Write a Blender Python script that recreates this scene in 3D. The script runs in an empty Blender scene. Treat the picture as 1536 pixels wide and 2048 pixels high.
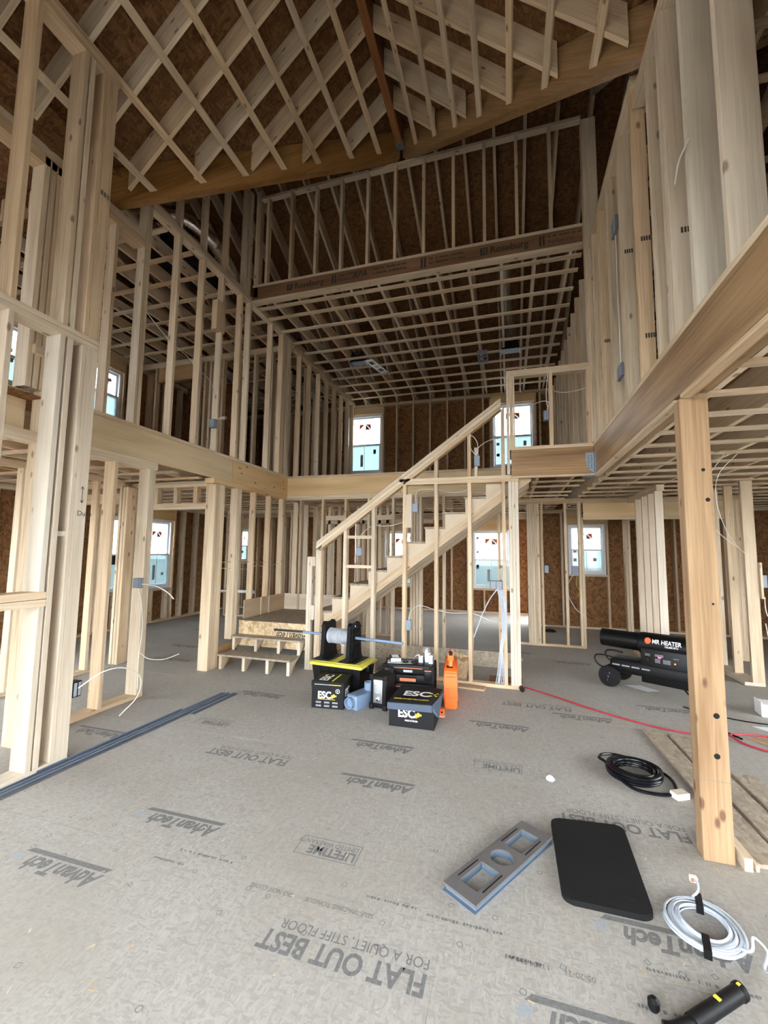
import bpy, bmesh, math, random
from mathutils import Matrix, Vector
random.seed(7)
C = bpy.context.scene.collection
SC = bpy.context.scene

# ------------------------------------------------------------------ camera
F_PX, YAW, PITCH, ROLL, CAMH = 846.7, 0.28838445, 0.09245061, -0.01193232, 1.5
cam = bpy.data.cameras.new('camera')
cam.sensor_fit = 'VERTICAL'
cam.sensor_height = 24.0
cam.lens = F_PX / 2048 * 24.0
cam.clip_start = 0.02
camo = bpy.data.objects.new('camera', cam)
C.objects.link(camo)
camo.matrix_world = (Matrix.Translation((0, 0, CAMH)) @ Matrix.Rotation(YAW, 4, 'Z') @ Matrix.Rotation(PITCH, 4, 'X')
                     @ Matrix.Rotation(ROLL, 4, 'Y') @ Matrix.Rotation(math.pi / 2, 4, 'X'))
SC.camera = camo

# ------------------------------------------------------------------ world: bright overcast sky
W = bpy.data.worlds.new('overcast_sky')
SC.world = W
W.use_nodes = True
bgn = W.node_tree.nodes['Background']
bgn.inputs['Color'].default_value = (0.90, 0.955, 1.0, 1)
bgn.inputs['Strength'].default_value = 4.0
SC.view_settings.view_transform = 'Standard'
SC.view_settings.look = 'None'
SC.view_settings.gamma = 1.0
SC.view_settings.use_curve_mapping = False
SC.view_settings.exposure = 2.05
SC.cycles.use_denoising = True
SC.cycles.max_bounces = 6
SC.cycles.diffuse_bounces = 5
SC.cycles.glossy_bounces = 2
SC.cycles.transparent_max_bounces = 8
SC.cycles.use_adaptive_sampling = True
SC.cycles.adaptive_threshold = 0.15
SC.cycles.adaptive_min_samples = 16

# ------------------------------------------------------------------ materials
MT = {}
def nt(name):
    m = bpy.data.materials.new(name); m.use_nodes = True
    MT[name] = m
    t = m.node_tree
    return m, t, t.nodes['Principled BSDF'], t.nodes, t.links
def rgb(h): return (h[0], h[1], h[2], 1)
def plain(name, col, rough=0.5, metal=0.0, bump=0.0, bscale=60, var=0.0):
    m, t, b, N, L = nt(name)
    b.inputs['Base Color'].default_value = rgb(col)
    b.inputs['Roughness'].default_value = rough
    b.inputs['Metallic'].default_value = metal
    if max(col) < 0.03: b.inputs['Specular IOR Level'].default_value = 0.22
    tc = N.new('ShaderNodeTexCoord')
    n = N.new('ShaderNodeTexNoise'); n.inputs['Scale'].default_value = bscale; n.inputs['Detail'].default_value = 3
    L.new(tc.outputs['Object'], n.inputs['Vector'])
    if bump:
        bp = N.new('ShaderNodeBump'); bp.inputs['Strength'].default_value = bump; bp.inputs['Distance'].default_value = 0.004
        L.new(n.outputs['Fac'], bp.inputs['Height']); L.new(bp.outputs['Normal'], b.inputs['Normal'])
    mx = N.new('ShaderNodeMix'); mx.data_type = 'RGBA'
    v = var if var else 0.08
    mx.inputs['A'].default_value = rgb([c * (1 - v) for c in col]); mx.inputs['B'].default_value = rgb([min(1, c * (1 + v)) for c in col])
    L.new(n.outputs['Fac'], mx.inputs['Factor']); L.new(mx.outputs['Result'], b.inputs['Base Color'])
    return m
def math_n(N, L, op, a, b=None, c=None):
    n = N.new('ShaderNodeMath'); n.operation = op
    for i, x in enumerate((a, b, c)):
        if x is None: continue
        if isinstance(x, (int, float)): n.inputs[i].default_value = x
        else: L.new(x, n.inputs[i])
    return n.outputs[0]
def ramp(N, L, fac, stops):
    r = N.new('ShaderNodeValToRGB')
    e = r.color_ramp.elements
    e[0].position, e[0].color = stops[0][0], rgb(stops[0][1])
    e[1].position, e[1].color = stops[-1][0], rgb(stops[-1][1])
    for p, c in stops[1:-1]:
        x = e.new(p); x.color = rgb(c)
    L.new(fac, r.inputs['Fac'])
    return r.outputs['Color']
def mixc(N, L, fac, a, b, mode='MIX'):
    n = N.new('ShaderNodeMix'); n.data_type = 'RGBA'; n.blend_type = mode
    for k, x in (('Factor', fac), ('A', a), ('B', b)):
        if isinstance(x, (int, float)): n.inputs[k].default_value = x
        elif isinstance(x, tuple): n.inputs[k].default_value = rgb(x)
        else: L.new(x, n.inputs[k])
    return n.outputs['Result']
def gmap(N, L, scale):
    a = N.new('ShaderNodeAttribute'); a.attribute_name = 'g'
    m = N.new('ShaderNodeMapping'); m.inputs['Scale'].default_value = scale
    L.new(a.outputs['Vector'], m.inputs['Vector'])
    return m.outputs['Vector']
def wood(name, dark, mid, light, knots=0.6, rough=0.7, spread=0.16, grain=1.0, knotcol=(0.16, 0.09, 0.045), coat=0.0):
    m, t, b, N, L = nt(name)
    n1 = N.new('ShaderNodeTexNoise'); n1.inputs['Scale'].default_value = 1; n1.inputs['Detail'].default_value = 2.5; n1.inputs['Distortion'].default_value = 0.5
    L.new(gmap(N, L, (70, 70, 2.2)), n1.inputs['Vector'])
    n2 = N.new('ShaderNodeTexNoise'); n2.inputs['Scale'].default_value = 1; n2.inputs['Detail'].default_value = 1
    L.new(gmap(N, L, (7, 7, 0.9)), n2.inputs['Vector'])
    f = math_n(N, L, 'ADD', math_n(N, L, 'MULTIPLY', n1.outputs['Fac'], 0.55 * grain), math_n(N, L, 'MULTIPLY', n2.outputs['Fac'], 1 - 0.55 * grain))
    col = ramp(N, L, f, [(0.32, dark), (0.5, mid), (0.68, light)])
    if knots:
        v = N.new('ShaderNodeTexVoronoi'); v.inputs['Scale'].default_value = 1
        L.new(gmap(N, L, (11, 11, 5)), v.inputs['Vector'])
        sep = N.new('ShaderNodeSeparateColor'); L.new(v.outputs['Color'], sep.inputs['Color'])
        k = N.new('ShaderNodeMapRange'); k.inputs['From Min'].default_value = 0.10; k.inputs['From Max'].default_value = 0.19
        k.inputs['To Min'].default_value = 1; k.inputs['To Max'].default_value = 0
        L.new(v.outputs['Distance'], k.inputs['Value'])
        sel = math_n(N, L, 'LESS_THAN', sep.outputs[0], knots * 0.65)
        col = mixc(N, L, math_n(N, L, 'MULTIPLY', math_n(N, L, 'MULTIPLY', k.outputs[0], sel), 0.75), col, knotcol)
    oi = N.new('ShaderNodeObjectInfo')
    mr = N.new('ShaderNodeMapRange'); mr.inputs['To Min'].default_value = 1 - spread; mr.inputs['To Max'].default_value = 1 + spread * 0.6
    L.new(oi.outputs['Random'], mr.inputs['Value'])
    hs = N.new('ShaderNodeHueSaturation')
    L.new(mr.outputs[0], hs.inputs['Value'])
    r2 = math_n(N, L, 'FRACT', math_n(N, L, 'MULTIPLY', oi.outputs['Random'], 17.3))
    L.new(math_n(N, L, 'MULTIPLY_ADD', r2, 0.35, 0.82), hs.inputs['Saturation'])
    L.new(math_n(N, L, 'MULTIPLY_ADD', r2, -0.012, 0.506), hs.inputs['Hue'])
    L.new(col, hs.inputs['Color'])
    L.new(hs.outputs['Color'], b.inputs['Base Color'])
    b.inputs['Roughness'].default_value = rough
    b.inputs['Specular IOR Level'].default_value = 0.3
    if coat:
        b.inputs['Coat Weight'].default_value = coat; b.inputs['Coat Roughness'].default_value = 0.35
    return m
def osb(name, cols, fine=1.0, rough=0.8, blotch=None):
    m, t, b, N, L = nt(name)
    outs = []
    n = N.new('ShaderNodeTexNoise'); n.inputs['Scale'].default_value = 9 * fine; n.inputs['Detail'].default_value = 2
    L.new(gmap(N, L, (1, 1, 1)), n.inputs['Vector'])
    for sc in ((38 * fine, 9 * fine, 20 * fine), (12 * fine, 33 * fine, 11 * fine)):
        v = N.new('ShaderNodeTexVoronoi'); v.inputs['Scale'].default_value = 1
        ad = N.new('ShaderNodeVectorMath'); ad.operation = 'MULTIPLY_ADD'
        L.new(n.outputs['Color'], ad.inputs[0]); ad.inputs[1].default_value = (2.2, 2.2, 2.2); L.new(gmap(N, L, sc), ad.inputs[2])
        L.new(ad.outputs[0], v.inputs['Vector'])
        sep = N.new('ShaderNodeSeparateColor'); L.new(v.outputs['Color'], sep.inputs['Color'])
        outs.append(sep.outputs[0])
    sel = math_n(N, L, 'GREATER_THAN', n.outputs['Fac'], 0.5)
    f = math_n(N, L, 'ADD', math_n(N, L, 'MULTIPLY', outs[0], sel), math_n(N, L, 'MULTIPLY', outs[1], math_n(N, L, 'SUBTRACT', 1.0, sel)))
    f = math_n(N, L, 'MULTIPLY_ADD', f, 0.6, math_n(N, L, 'MULTIPLY', n.outputs['Fac'], 0.4))
    col = ramp(N, L, f, [(0.15, cols[0]), (0.5, cols[1]), (0.85, cols[2])])
    if blotch:
        n3 = N.new('ShaderNodeTexNoise'); n3.inputs['Scale'].default_value = 1.3; n3.inputs['Detail'].default_value = 3
        L.new(gmap(N, L, (1, 1, 1)), n3.inputs['Vector'])
        mr = N.new('ShaderNodeMapRange'); mr.inputs['From Min'].default_value = 0.42; mr.inputs['From Max'].default_value = 0.68
        L.new(n3.outputs['Fac'], mr.inputs['Value'])
        col = mixc(N, L, math_n(N, L, 'MULTIPLY', mr.outputs[0], 0.55), col, blotch)
    L.new(col, b.inputs['Base Color'])
    b.inputs['Roughness'].default_value = rough
    b.inputs['Specular IOR Level'].default_value = 0.25
    return m

wood('lumber', (0.46, 0.345, 0.22), (0.63, 0.50, 0.345), (0.73, 0.60, 0.435))
wood('lumber_white', (0.50, 0.415, 0.315), (0.61, 0.525, 0.41), (0.67, 0.59, 0.475), knots=0.3, spread=0.06)
wood('lvl_pale', (0.58, 0.41, 0.215), (0.68, 0.50, 0.28), (0.74, 0.56, 0.34), knots=0.35, spread=0.05, grain=0.6)
wood('lvl_brown', (0.19, 0.105, 0.045), (0.32, 0.19, 0.087), (0.44, 0.28, 0.14), knots=0.15, spread=0.08, grain=0.8, rough=0.5, coat=0.15)
wood('lvl_dark', (0.14, 0.062, 0.026), (0.23, 0.105, 0.045), (0.30, 0.15, 0.068), knots=0.1, spread=0.08, grain=0.8, rough=0.6)
wood('post_timber', (0.25, 0.155, 0.082), (0.39, 0.265, 0.155), (0.49, 0.35, 0.215), knots=1.3, spread=0.04, grain=0.75, knotcol=(0.09, 0.035, 0.02))
wood('plywood', (0.40, 0.26, 0.14), (0.50, 0.34, 0.19), (0.56, 0.40, 0.24), knots=0.1, spread=0.08, grain=0.5)
wood('stair_board', (0.60, 0.49, 0.36), (0.68, 0.57, 0.43), (0.73, 0.63, 0.49), knots=0.1, spread=0.05, grain=0.4)
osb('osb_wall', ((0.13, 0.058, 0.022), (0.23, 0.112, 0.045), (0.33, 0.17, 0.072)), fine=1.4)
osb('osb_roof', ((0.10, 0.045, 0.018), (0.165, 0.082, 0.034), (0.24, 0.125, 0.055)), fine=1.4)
osb('osb_pale', ((0.38, 0.25, 0.12), (0.60, 0.45, 0.27), (0.74, 0.60, 0.41)), fine=1.5)
osb('osb_floor', ((0.315, 0.298, 0.27), (0.38, 0.362, 0.332), (0.43, 0.412, 0.38)), fine=3.4, blotch=(0.33, 0.298, 0.256))
osb('osb_tread', ((0.27, 0.22, 0.165), (0.36, 0.30, 0.23), (0.44, 0.375, 0.30)), fine=1.4)
plain('print_grey', (0.165, 0.165, 0.162), 0.8, var=0.45, bscale=70)
plain('print_black', (0.03, 0.03, 0.03), 0.7)
plain('print_blue', (0.31, 0.34, 0.375), 0.8)
plain('white_plastic', (0.78, 0.79, 0.80), 0.45)
plain('white_frame', (0.72, 0.76, 0.80), 0.4)
plain('black_plastic', (0.007, 0.007, 0.008), 0.5, bump=0.05, bscale=200)
plain('black_foam', (0.009, 0.009, 0.0095), 0.85, bump=0.3, bscale=300)
plain('black_paint', (0.005, 0.005, 0.0055), 0.4)
plain('black_card', (0.009, 0.009, 0.011), 0.55)
plain('card_inside', (0.062, 0.085, 0.125), 0.7)
plain('yellow_plastic', (0.74, 0.66, 0.09), 0.45)
plain('yellow_print', (0.85, 0.68, 0.06), 0.6)
plain('white_print', (0.82, 0.83, 0.84), 0.6)
plain('grey_print', (0.38, 0.40, 0.42), 0.6)
plain('blue_pvc', (0.20, 0.285, 0.42), 0.45)
plain('grey_pvc', (0.12, 0.145, 0.19), 0.5)
plain('box_blue', (0.22, 0.30, 0.42), 0.45)
plain('orange_plastic', (0.86, 0.16, 0.02), 0.42)
plain('orange_dull', (0.50, 0.16, 0.06), 0.5)
plain('red_cord', (0.40, 0.025, 0.04), 0.5)
plain('white_cable', (0.48, 0.53, 0.60), 0.5)
plain('wire_white', (0.70, 0.68, 0.62), 0.5)
plain('wire_yellow', (0.62, 0.48, 0.12), 0.5)
plain('black_cable', (0.006, 0.007, 0.009), 0.25)
plain('steel', (0.55, 0.57, 0.60), 0.35, 0.9)
plain('galv', (0.26, 0.30, 0.35), 0.5, 0.7, bump=0.3, bscale=40)
plain('foil', (0.62, 0.60, 0.58), 0.22, 0.95, bump=0.9, bscale=45)
plain('grey_foam', (0.12, 0.112, 0.11), 0.8, bump=0.2, bscale=120)
plain('foam_edge', (0.10, 0.15, 0.21), 0.7)
plain('grey_strip', (0.09, 0.10, 0.12), 0.45, 0.2)
plain('paper', (0.72, 0.75, 0.80), 0.7)
plain('cardboard', (0.35, 0.22, 0.12), 0.8)
plain('dark_rubber', (0.009, 0.009, 0.0095), 0.7, bump=0.2, bscale=150)
plain('sticker_red', (0.78, 0.16, 0.05), 0.6)
plain('sticker_grey', (0.28, 0.30, 0.33), 0.6)
plain('sticker_dark', (0.20, 0.13, 0.10), 0.6)
plain('pink_haze', (0.30, 0.22, 0.18), 0.8)
plain('outside_ground', (0.11, 0.10, 0.085), 0.9)
plain('outside_wrap', (0.72, 0.80, 0.86), 0.8)
# film covered window glass
for fn, fc in (('window_film', (0.84, 0.845, 0.845)), ('window_film_blue', (0.26, 0.315, 0.325))):
    m, t, b, N, L = nt(fn)
    N.remove(b)
    tr = N.new('ShaderNodeBsdfTransparent'); tr.inputs['Color'].default_value = rgb(fc)
    tl = N.new('ShaderNodeBsdfTranslucent'); tl.inputs['Color'].default_value = rgb(fc)
    gl = N.new('ShaderNodeBsdfGlossy'); gl.inputs['Roughness'].default_value = 0.08
    m1 = N.new('ShaderNodeMixShader'); m1.inputs[0].default_value = 0.35
    m2 = N.new('ShaderNodeMixShader'); m2.inputs[0].default_value = 0.05
    L.new(tr.outputs[0], m1.inputs[1]); L.new(tl.outputs[0], m1.inputs[2])
    L.new(m1.outputs[0], m2.inputs[1]); L.new(gl.outputs[0], m2.inputs[2])
    L.new(m2.outputs[0], N['Material Output'].inputs['Surface'])
for nm, col in (('lamp_red', (1, 0.03, 0.12)), ('lamp_orange', (1, 0.12, 0.02))):
    m, t, b, N, L = nt(nm)
    b.inputs['Base Color'].default_value = rgb(col); b.inputs['Emission Color'].default_value = rgb(col); b.inputs['Emission Strength'].default_value = 2.0

# ------------------------------------------------------------------ builders
WORLD = {}          # world location of parents
CUR = [Matrix.Identity(4)]
def prop(o, label=None, cat=None, group=None, kind=None):
    if label: o['label'] = label
    if cat: o['category'] = cat
    if group: o['group'] = group
    if kind: o['kind'] = kind
    return o
def empty(name, loc, label=None, cat=None, group=None, kind=None):
    o = bpy.data.objects.new(name, None); C.objects.link(o)
    o.empty_display_size = 0.1
    l = CUR[0] @ Vector(loc)
    o.location = l; WORLD[o.name] = l.copy()
    return prop(o, label, cat, group, kind)
def struct(name, loc=(0, 0, 0)): return empty(name, loc, kind='structure')
def finish(name, bm, mat, par=None, gdir=None, smooth=False, pivot=None):
    """link a bmesh (world coordinates before CUR) as one object; store grain coordinates in attribute g"""
    bm.verts.ensure_lookup_table()
    vs = [v.co.copy() for v in bm.verts]
    lo = Vector([min(v[i] for v in vs) for i in range(3)]); hi = Vector([max(v[i] for v in vs) for i in range(3)])
    if gdir is None:
        d = hi - lo; ax = max(range(3), key=lambda i: d[i])
        o1, o2 = [i for i in range(3) if i != ax]
        gs = [(v[o1], v[o2], v[ax]) for v in vs]
    elif gdir == 'world':
        gs = [(v[0], v[1], v[2]) for v in vs]
    else:
        z = Vector(gdir).normalized(); x = z.orthogonal().normalized(); y = z.cross(x)
        gs = [(v.dot(x), v.dot(y), v.dot(z)) for v in vs]
    r = (0, 0, 0) if gdir == 'world' else (random.uniform(0, 20), random.uniform(0, 20), random.uniform(0, 20))
    c = CUR[0] @ (Vector(pivot) if pivot else (lo + hi) / 2)
    for v in bm.verts: v.co = CUR[0] @ v.co - c
    bmesh.ops.recalc_face_normals(bm, faces=bm.faces[:])
    me = bpy.data.meshes.new(name); bm.to_mesh(me); bm.free()
    a = me.attributes.new('g', 'FLOAT_VECTOR', 'POINT')
    a.data.foreach_set('vector', [q + w for g in gs for q, w in zip(g, r)])
    if smooth:
        me.shade_smooth()
        me.set_sharp_from_angle(angle=math.radians(40))
    me.materials.append(MT[mat])
    o = bpy.data.objects.new(name, me); C.objects.link(o)
    o.location = c - (WORLD[par.name] if par else Vector((0, 0, 0)))
    if par: o.parent = par
    WORLD[o.name] = c.copy()
    return o
def bm_box(bm, x0, x1, y0, y1, z0, z1):
    v = [bm.verts.new(p) for p in ((x0, y0, z0), (x1, y0, z0), (x1, y1, z0), (x0, y1, z0), (x0, y0, z1), (x1, y0, z1), (x1, y1, z1), (x0, y1, z1))]
    for f in ((0, 3, 2, 1), (4, 5, 6, 7), (0, 1, 5, 4), (1, 2, 6, 5), (2, 3, 7, 6), (3, 0, 4, 7)):
        bm.faces.new([v[i] for i in f])
def box(name, x0, x1, y0, y1, z0, z1, mat, par=None, b=0.0, gdir=None):
    bm = bmesh.new(); bm_box(bm, x0, x1, y0, y1, z0, z1)
    if b: bmesh.ops.bevel(bm, geom=bm.edges[:], offset=b, segments=1, affect='EDGES')
    return finish(name, bm, mat, par, gdir)
def rbox(name, x0, x1, y0, y1, z0, z1, mat, par=None, r=0.02, seg=3, gdir=None):
    bm = bmesh.new(); bm_box(bm, x0, x1, y0, y1, z0, z1)
    bmesh.ops.bevel(bm, geom=bm.edges[:], offset=r, segments=seg, affect='EDGES', profile=0.5)
    return finish(name, bm, mat, par, gdir, smooth=True)
def boxes(name, lst, mat, par=None, gdir=None):
    bm = bmesh.new()
    for q in lst: bm_box(bm, *q)
    return finish(name, bm, mat, par, gdir)
def bm_prism(bm, pts, axis, a0, a1):
    def p3(p, a):
        return {'x': (a, p[0], p[1]), 'y': (p[0], a, p[1]), 'z': (p[0], p[1], a)}[axis]
    A = [bm.verts.new(p3(p, a0)) for p in pts]; B = [bm.verts.new(p3(p, a1)) for p in pts]
    bm.faces.new(A); bm.faces.new(B[::-1])
    n = len(pts)
    for i in range(n): bm.faces.new((A[i], A[(i + 1) % n], B[(i + 1) % n], B[i]))
def prism(name, pts, axis, a0, a1, mat, par=None, gdir=None, b=0.0, smooth=False, seg=1):
    bm = bmesh.new(); bm_prism(bm, pts, axis, a0, a1)
    if b: bmesh.ops.bevel(bm, geom=bm.edges[:], offset=b, segments=seg, affect='EDGES')
    return finish(name, bm, mat, par, gdir, smooth)
def hexa(name, bot, top, mat, par=None, gdir=None, smooth=False):
    """box like solid from four bottom and four top corners"""
    bm = bmesh.new()
    v = [bm.verts.new(p) for p in list(bot) + list(top)]
    for f in ((0, 3, 2, 1), (4, 5, 6, 7), (0, 1, 5, 4), (1, 2, 6, 5), (2, 3, 7, 6), (3, 0, 4, 7)):
        bm.faces.new([v[i] for i in f])
    return finish(name, bm, mat, par, gdir, smooth)
def bm_cyl(bm, p0, p1, r0, r1=None, seg=16, caps=True):
    p0, p1 = Vector(p0), Vector(p1); r1 = r0 if r1 is None else r1
    z = (p1 - p0).normalized(); x = z.orthogonal().normalized(); y = z.cross(x)
    A, B = [], []
    for i in range(seg):
        a = 2 * math.pi * i / seg; d = x * math.cos(a) + y * math.sin(a)
        A.append(bm.verts.new(p0 + d * r0)); B.append(bm.verts.new(p1 + d * r1))
    for i in range(seg):
        j = (i + 1) % seg; bm.faces.new((A[i], A[j], B[j], B[i]))
    if caps: bm.faces.new(A[::-1]); bm.faces.new(B)
def cyl(name, p0, p1, r, mat, par=None, r1=None, seg=16):
    bm = bmesh.new(); bm_cyl(bm, p0, p1, r, r1, seg)
    return finish(name, bm, mat, par, smooth=True)
def lathe(name, prof, origin, axis, mat, par=None, seg=24):
    """profile of (radius, along) revolved around axis through origin"""
    bm = bmesh.new(); o = Vector(origin); z = Vector(axis).normalized(); x = z.orthogonal().normalized(); y = z.cross(x)
    rings = []
    for r, h in prof:
        rings.append([bm.verts.new(o + z * h + (x * math.cos(2 * math.pi * i / seg) + y * math.sin(2 * math.pi * i / seg)) * r) for i in range(seg)])
    for a, b_ in zip(rings, rings[1:]):
        for i in range(seg):
            j = (i + 1) % seg; bm.faces.new((a[i], a[j], b_[j], b_[i]))
    bm.faces.new(rings[0][::-1]); bm.faces.new(rings[-1])
    return finish(name, bm, mat, par, smooth=True)
def crom(pts, n=6):
    P = [Vector(p) for p in pts]
    if len(P) < 3: return P
    P = [P[0] * 2 - P[1]] + P + [P[-1] * 2 - P[-2]]
    out = []
    for i in range(1, len(P) - 2):
        a, b_, c, d = P[i - 1:i + 3]
        for k in range(n):
            t_ = k / n
            out.append(0.5 * (2 * b_ + (c - a) * t_ + (2 * a - 5 * b_ + 4 * c - d) * t_ ** 2 + (3 * b_ - a - 3 * c + d) * t_ ** 3))
    out.append(P[-2])
    return out
def bm_tube(bm, pts, r, seg=8, squash=1.0, up=None):
    P = [Vector(p) for p in pts]
    x = None; prev = None
    for i, p in enumerate(P):
        d = (P[min(i + 1, len(P) - 1)] - P[max(i - 1, 0)]).normalized()
        if up is not None:
            x = Vector(up).cross(d).normalized()
        elif x is None: x = d.orthogonal().normalized()
        else: x = (x - d * x.dot(d)).normalized()
        y = d.cross(x)
        rr = r[i] if isinstance(r, (list, tuple)) else r
        ring = [bm.verts.new(p + (x * math.cos(2 * math.pi * k / seg) * rr + y * math.sin(2 * math.pi * k / seg) * rr * squash)) for k in range(seg)]
        if prev:
            for k in range(seg):
                j = (k + 1) % seg; bm.faces.new((prev[k], prev[j], ring[j], ring[k]))
        else: bm.faces.new(ring[::-1])
        prev = ring
    bm.faces.new(prev)
def tube(name, pts, r, mat, par=None, seg=8, n=6, squash=1.0, up=None):
    bm = bmesh.new(); bm_tube(bm, crom(pts, n) if n else pts, r, seg, squash, up)
    return finish(name, bm, mat, par, smooth=True)
TXT = {}
def text(name, body, size, M, mat, par=None, shear=0.0, fat=0.0, align='LEFT', sx=1.0):
    key = (body, size, shear, fat, align)
    if key not in TXT:
        cu = bpy.data.curves.new('lettering', 'FONT'); cu.body = body; cu.size = size; cu.shear = shear; cu.offset = fat
        cu.align_x = align; cu.resolution_u = 3; cu.fill_mode = 'FRONT'
        o = bpy.data.objects.new('lettering', cu); C.objects.link(o)
        bpy.context.view_layer.update()
        me = bpy.data.meshes.new_from_object(o.evaluated_get(bpy.context.evaluated_depsgraph_get()))
        bpy.data.objects.remove(o); bpy.data.curves.remove(cu)
        TXT[key] = [(v.co.copy()) for v in me.vertices], [tuple(p.vertices) for p in me.polygons]
        bpy.data.meshes.remove(me)
    vs, fs = TXT[key]
    bm = bmesh.new()
    V = [bm.verts.new(M @ Vector((v[0] * sx, v[1], 0))) for v in vs]
    for f in fs:
        try: bm.faces.new([V[i] for i in f])
        except ValueError: pass
    return finish(name, bm, mat, par)
def frame(o, xdir, ydir):
    """matrix that lays text with its reading direction xdir and its up direction ydir at o"""
    x = Vector(xdir).normalized(); y = Vector(ydir).normalized(); z = x.cross(y)
    M = Matrix((x, y, z)).transposed().to_4x4(); M.translation = Vector(o)
    return M
def quad(name, pts, mat, par=None):
    bm = bmesh.new(); bm.faces.new([bm.verts.new(p) for p in pts])
    return finish(name, bm, mat, par)
S, T4, D6 = 0.038, 0.089, 0.14

# ================================================================== THE SETTING
# ------------------------------------------------------------------ floor
floor = struct('floor', (0, 0, 0))
box('floor_base', -7.6, 5.4, -2.4, 11.3, -0.06, -0.024, 'plywood', floor, gdir='world')
row = 0
y = 1.855 - 1.22 * 4
while y < 11.2:
    x = -7.6 + (0.0 if row % 2 else -1.22)
    while x < 5.4:
        a0, a1 = max(x, -7.6), min(x + 2.44, 5.4)
        if a1 - a0 > 0.05 and y + 1.22 > -2.4:
            box('floor_panel', a0 + 0.0003, a1 - 0.0003, max(y, -2.4) + 0.0014, min(y + 1.22, 11.3) - 0.0014, -0.022, 0, 'osb_floor', floor, gdir='world')
        x += 2.44
    y += 1.22; row += 1

def fprint(body, xr, yr, size, shear=0.0, fat=0.0, mat='print_grey', sx=1.0):
    text('floor_print', body, size, frame((xr, yr, 0.0006), (-1, 0, 0), (0, -1, 0)), mat, floor, shear, fat, 'LEFT', sx)
def advan(xr, y, w=0.53):
    """logo: bold slanted word with a bar under it (the word reads towards -x)"""
    k = w / 0.53
    quad('floor_print', [(xr, y + .030 * k, .0006), (xr - .50 * k, y + .030 * k, .0006), (xr - .525 * k, y + .004 * k, .0006), (xr - .02 * k, y + .004 * k, .0006)][::1], 'print_grey', floor)
    fprint('AdvanTech', xr - .012 * k, y - .012 * k, .115 * k, 0.3, 0.0045 * k, sx=0.82)
    for i in range(3):
        quad('floor_print', [(xr - (.495 + .017 * i) * k, y - .012 * k, .0006), (xr - (.508 + .017 * i) * k, y - .012 * k, .0006), (xr - (.520 + .017 * i) * k, y - .055 * k, .0006), (xr - (.507 + .017 * i) * k, y - .055 * k, .0006)], 'print_blue', floor)
def flatout(xr, y, k=1.0):
    fprint('FLAT OUT BEST', xr, y, .116 * k, 0, 0.0035, sx=0.80)
    fprint('FOR A QUIET, STIFF FLOOR', xr, y + .062 * k, .062 * k, sx=0.80)
def lifetime(xr, y):
    fprint('LIFETIME', xr - .012, y, .082, 0, 0.0025, sx=0.80)
    fprint('LIMITED WARRANTY', xr - .012, y + .042, .047, sx=0.74)
    x0, x1, y0, y1 = xr - .325, xr, y - .075, y + .06
    for a in ((x0, x1, y0, y0 + .004), (x0, x1, y1 - .004, y1), (x0, x0 + .004, y0, y1), (x1 - .004, x1, y0, y1)):
        quad('floor_print', [(a[0], a[2], .0006), (a[1], a[2], .0006), (a[1], a[3], .0006), (a[0], a[3], .0006)], 'print_grey', floor)
for q in ((-1.80, 1.655), (-1.51, 2.10), (-.60, 2.80), (-.72, 3.31), (0.145, 3.99), (.875, 4.42), (-2.99, 2.84), (-2.24, 4.04), (0.86, 2.075),
          (0.55, 1.645), (1.05, 6.5), (.3, 6.9), (-4.1, 4.9), (-4.6, 5.6), (-5.2, 6.8), (1.7, 4.9)):
    advan(*q)
for q in ((-.30, 1.63), (.90, 2.80), (-1.53, 2.86), (1.9, 3.35), (-3.1, 1.75), (.55, 4.6)): flatout(*q)
for q in ((-.735, 2.12), (.06, 3.25), (-2.33, 3.28)): lifetime(*q)
for q in (('SELF-SPACING TONGUE', -.56, 1.815), ('DO NOT CLOSE', -.93, 1.815), ('13104 EM A', .12, 1.80), ('05-20-21', .27, 1.80)):
    fprint(q[0], q[1], q[2], .032, sx=0.9)
def smudge(name, n, P, seed, mat, par, w=.011, h=.018):
    """a line of print too worn to read: one row of small marks"""
    r_ = random.Random(seed); bm = bmesh.new(); u = 0.0
    for i in range(n):
        d = w * r_.uniform(.4, 1.1)
        if r_.random() < .82:
            bm.faces.new([bm.verts.new(P(u, h * r_.uniform(0, .25))), bm.verts.new(P(u + d, h * r_.uniform(0, .2))), bm.verts.new(P(u + d, h * r_.uniform(.6, 1))), bm.verts.new(P(u, h * r_.uniform(.6, 1)))])
        u += d + w * r_.uniform(.2, .5)
    return finish(name, bm, mat, par)
for i, (xr, yr, n) in enumerate(((-.05, 1.89, 26), (.10, 1.80, 12), (.75, 1.75, 30), (.80, 1.90, 30), (-.40, 1.905, 18), (-1.3, 1.90, 24), (-1.5, 1.82, 16), (.95, 1.70, 18))):
    smudge('floor_print', n, lambda u, v: (xr - u, yr - v, .0006), i, 'print_grey', floor)
mk = random.Random(3)
marks = []
for k in range(3):
    bm = bmesh.new()
    n, ro, ri = ((4, .015, .0115), (16, .0125, .0095), (4, .0135, .010))[k]
    off = math.pi / 4 if k == 0 else 0
    O = [bm.verts.new((ro * math.cos(off + 2 * math.pi * i / n), ro * math.sin(off + 2 * math.pi * i / n), 0)) for i in range(n)]
    I = [bm.verts.new((ri * math.cos(off + 2 * math.pi * i / n), ri * math.sin(off + 2 * math.pi * i / n), 0)) for i in range(n)]
    for i in range(n):
        j = (i + 1) % n; bm.faces.new((O[i], O[j], I[j], I[i]))
    me = bpy.data.meshes.new('nail_mark'); bm.to_mesh(me); bm.free(); me.materials.append(MT['print_grey']); marks.append(me)
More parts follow.
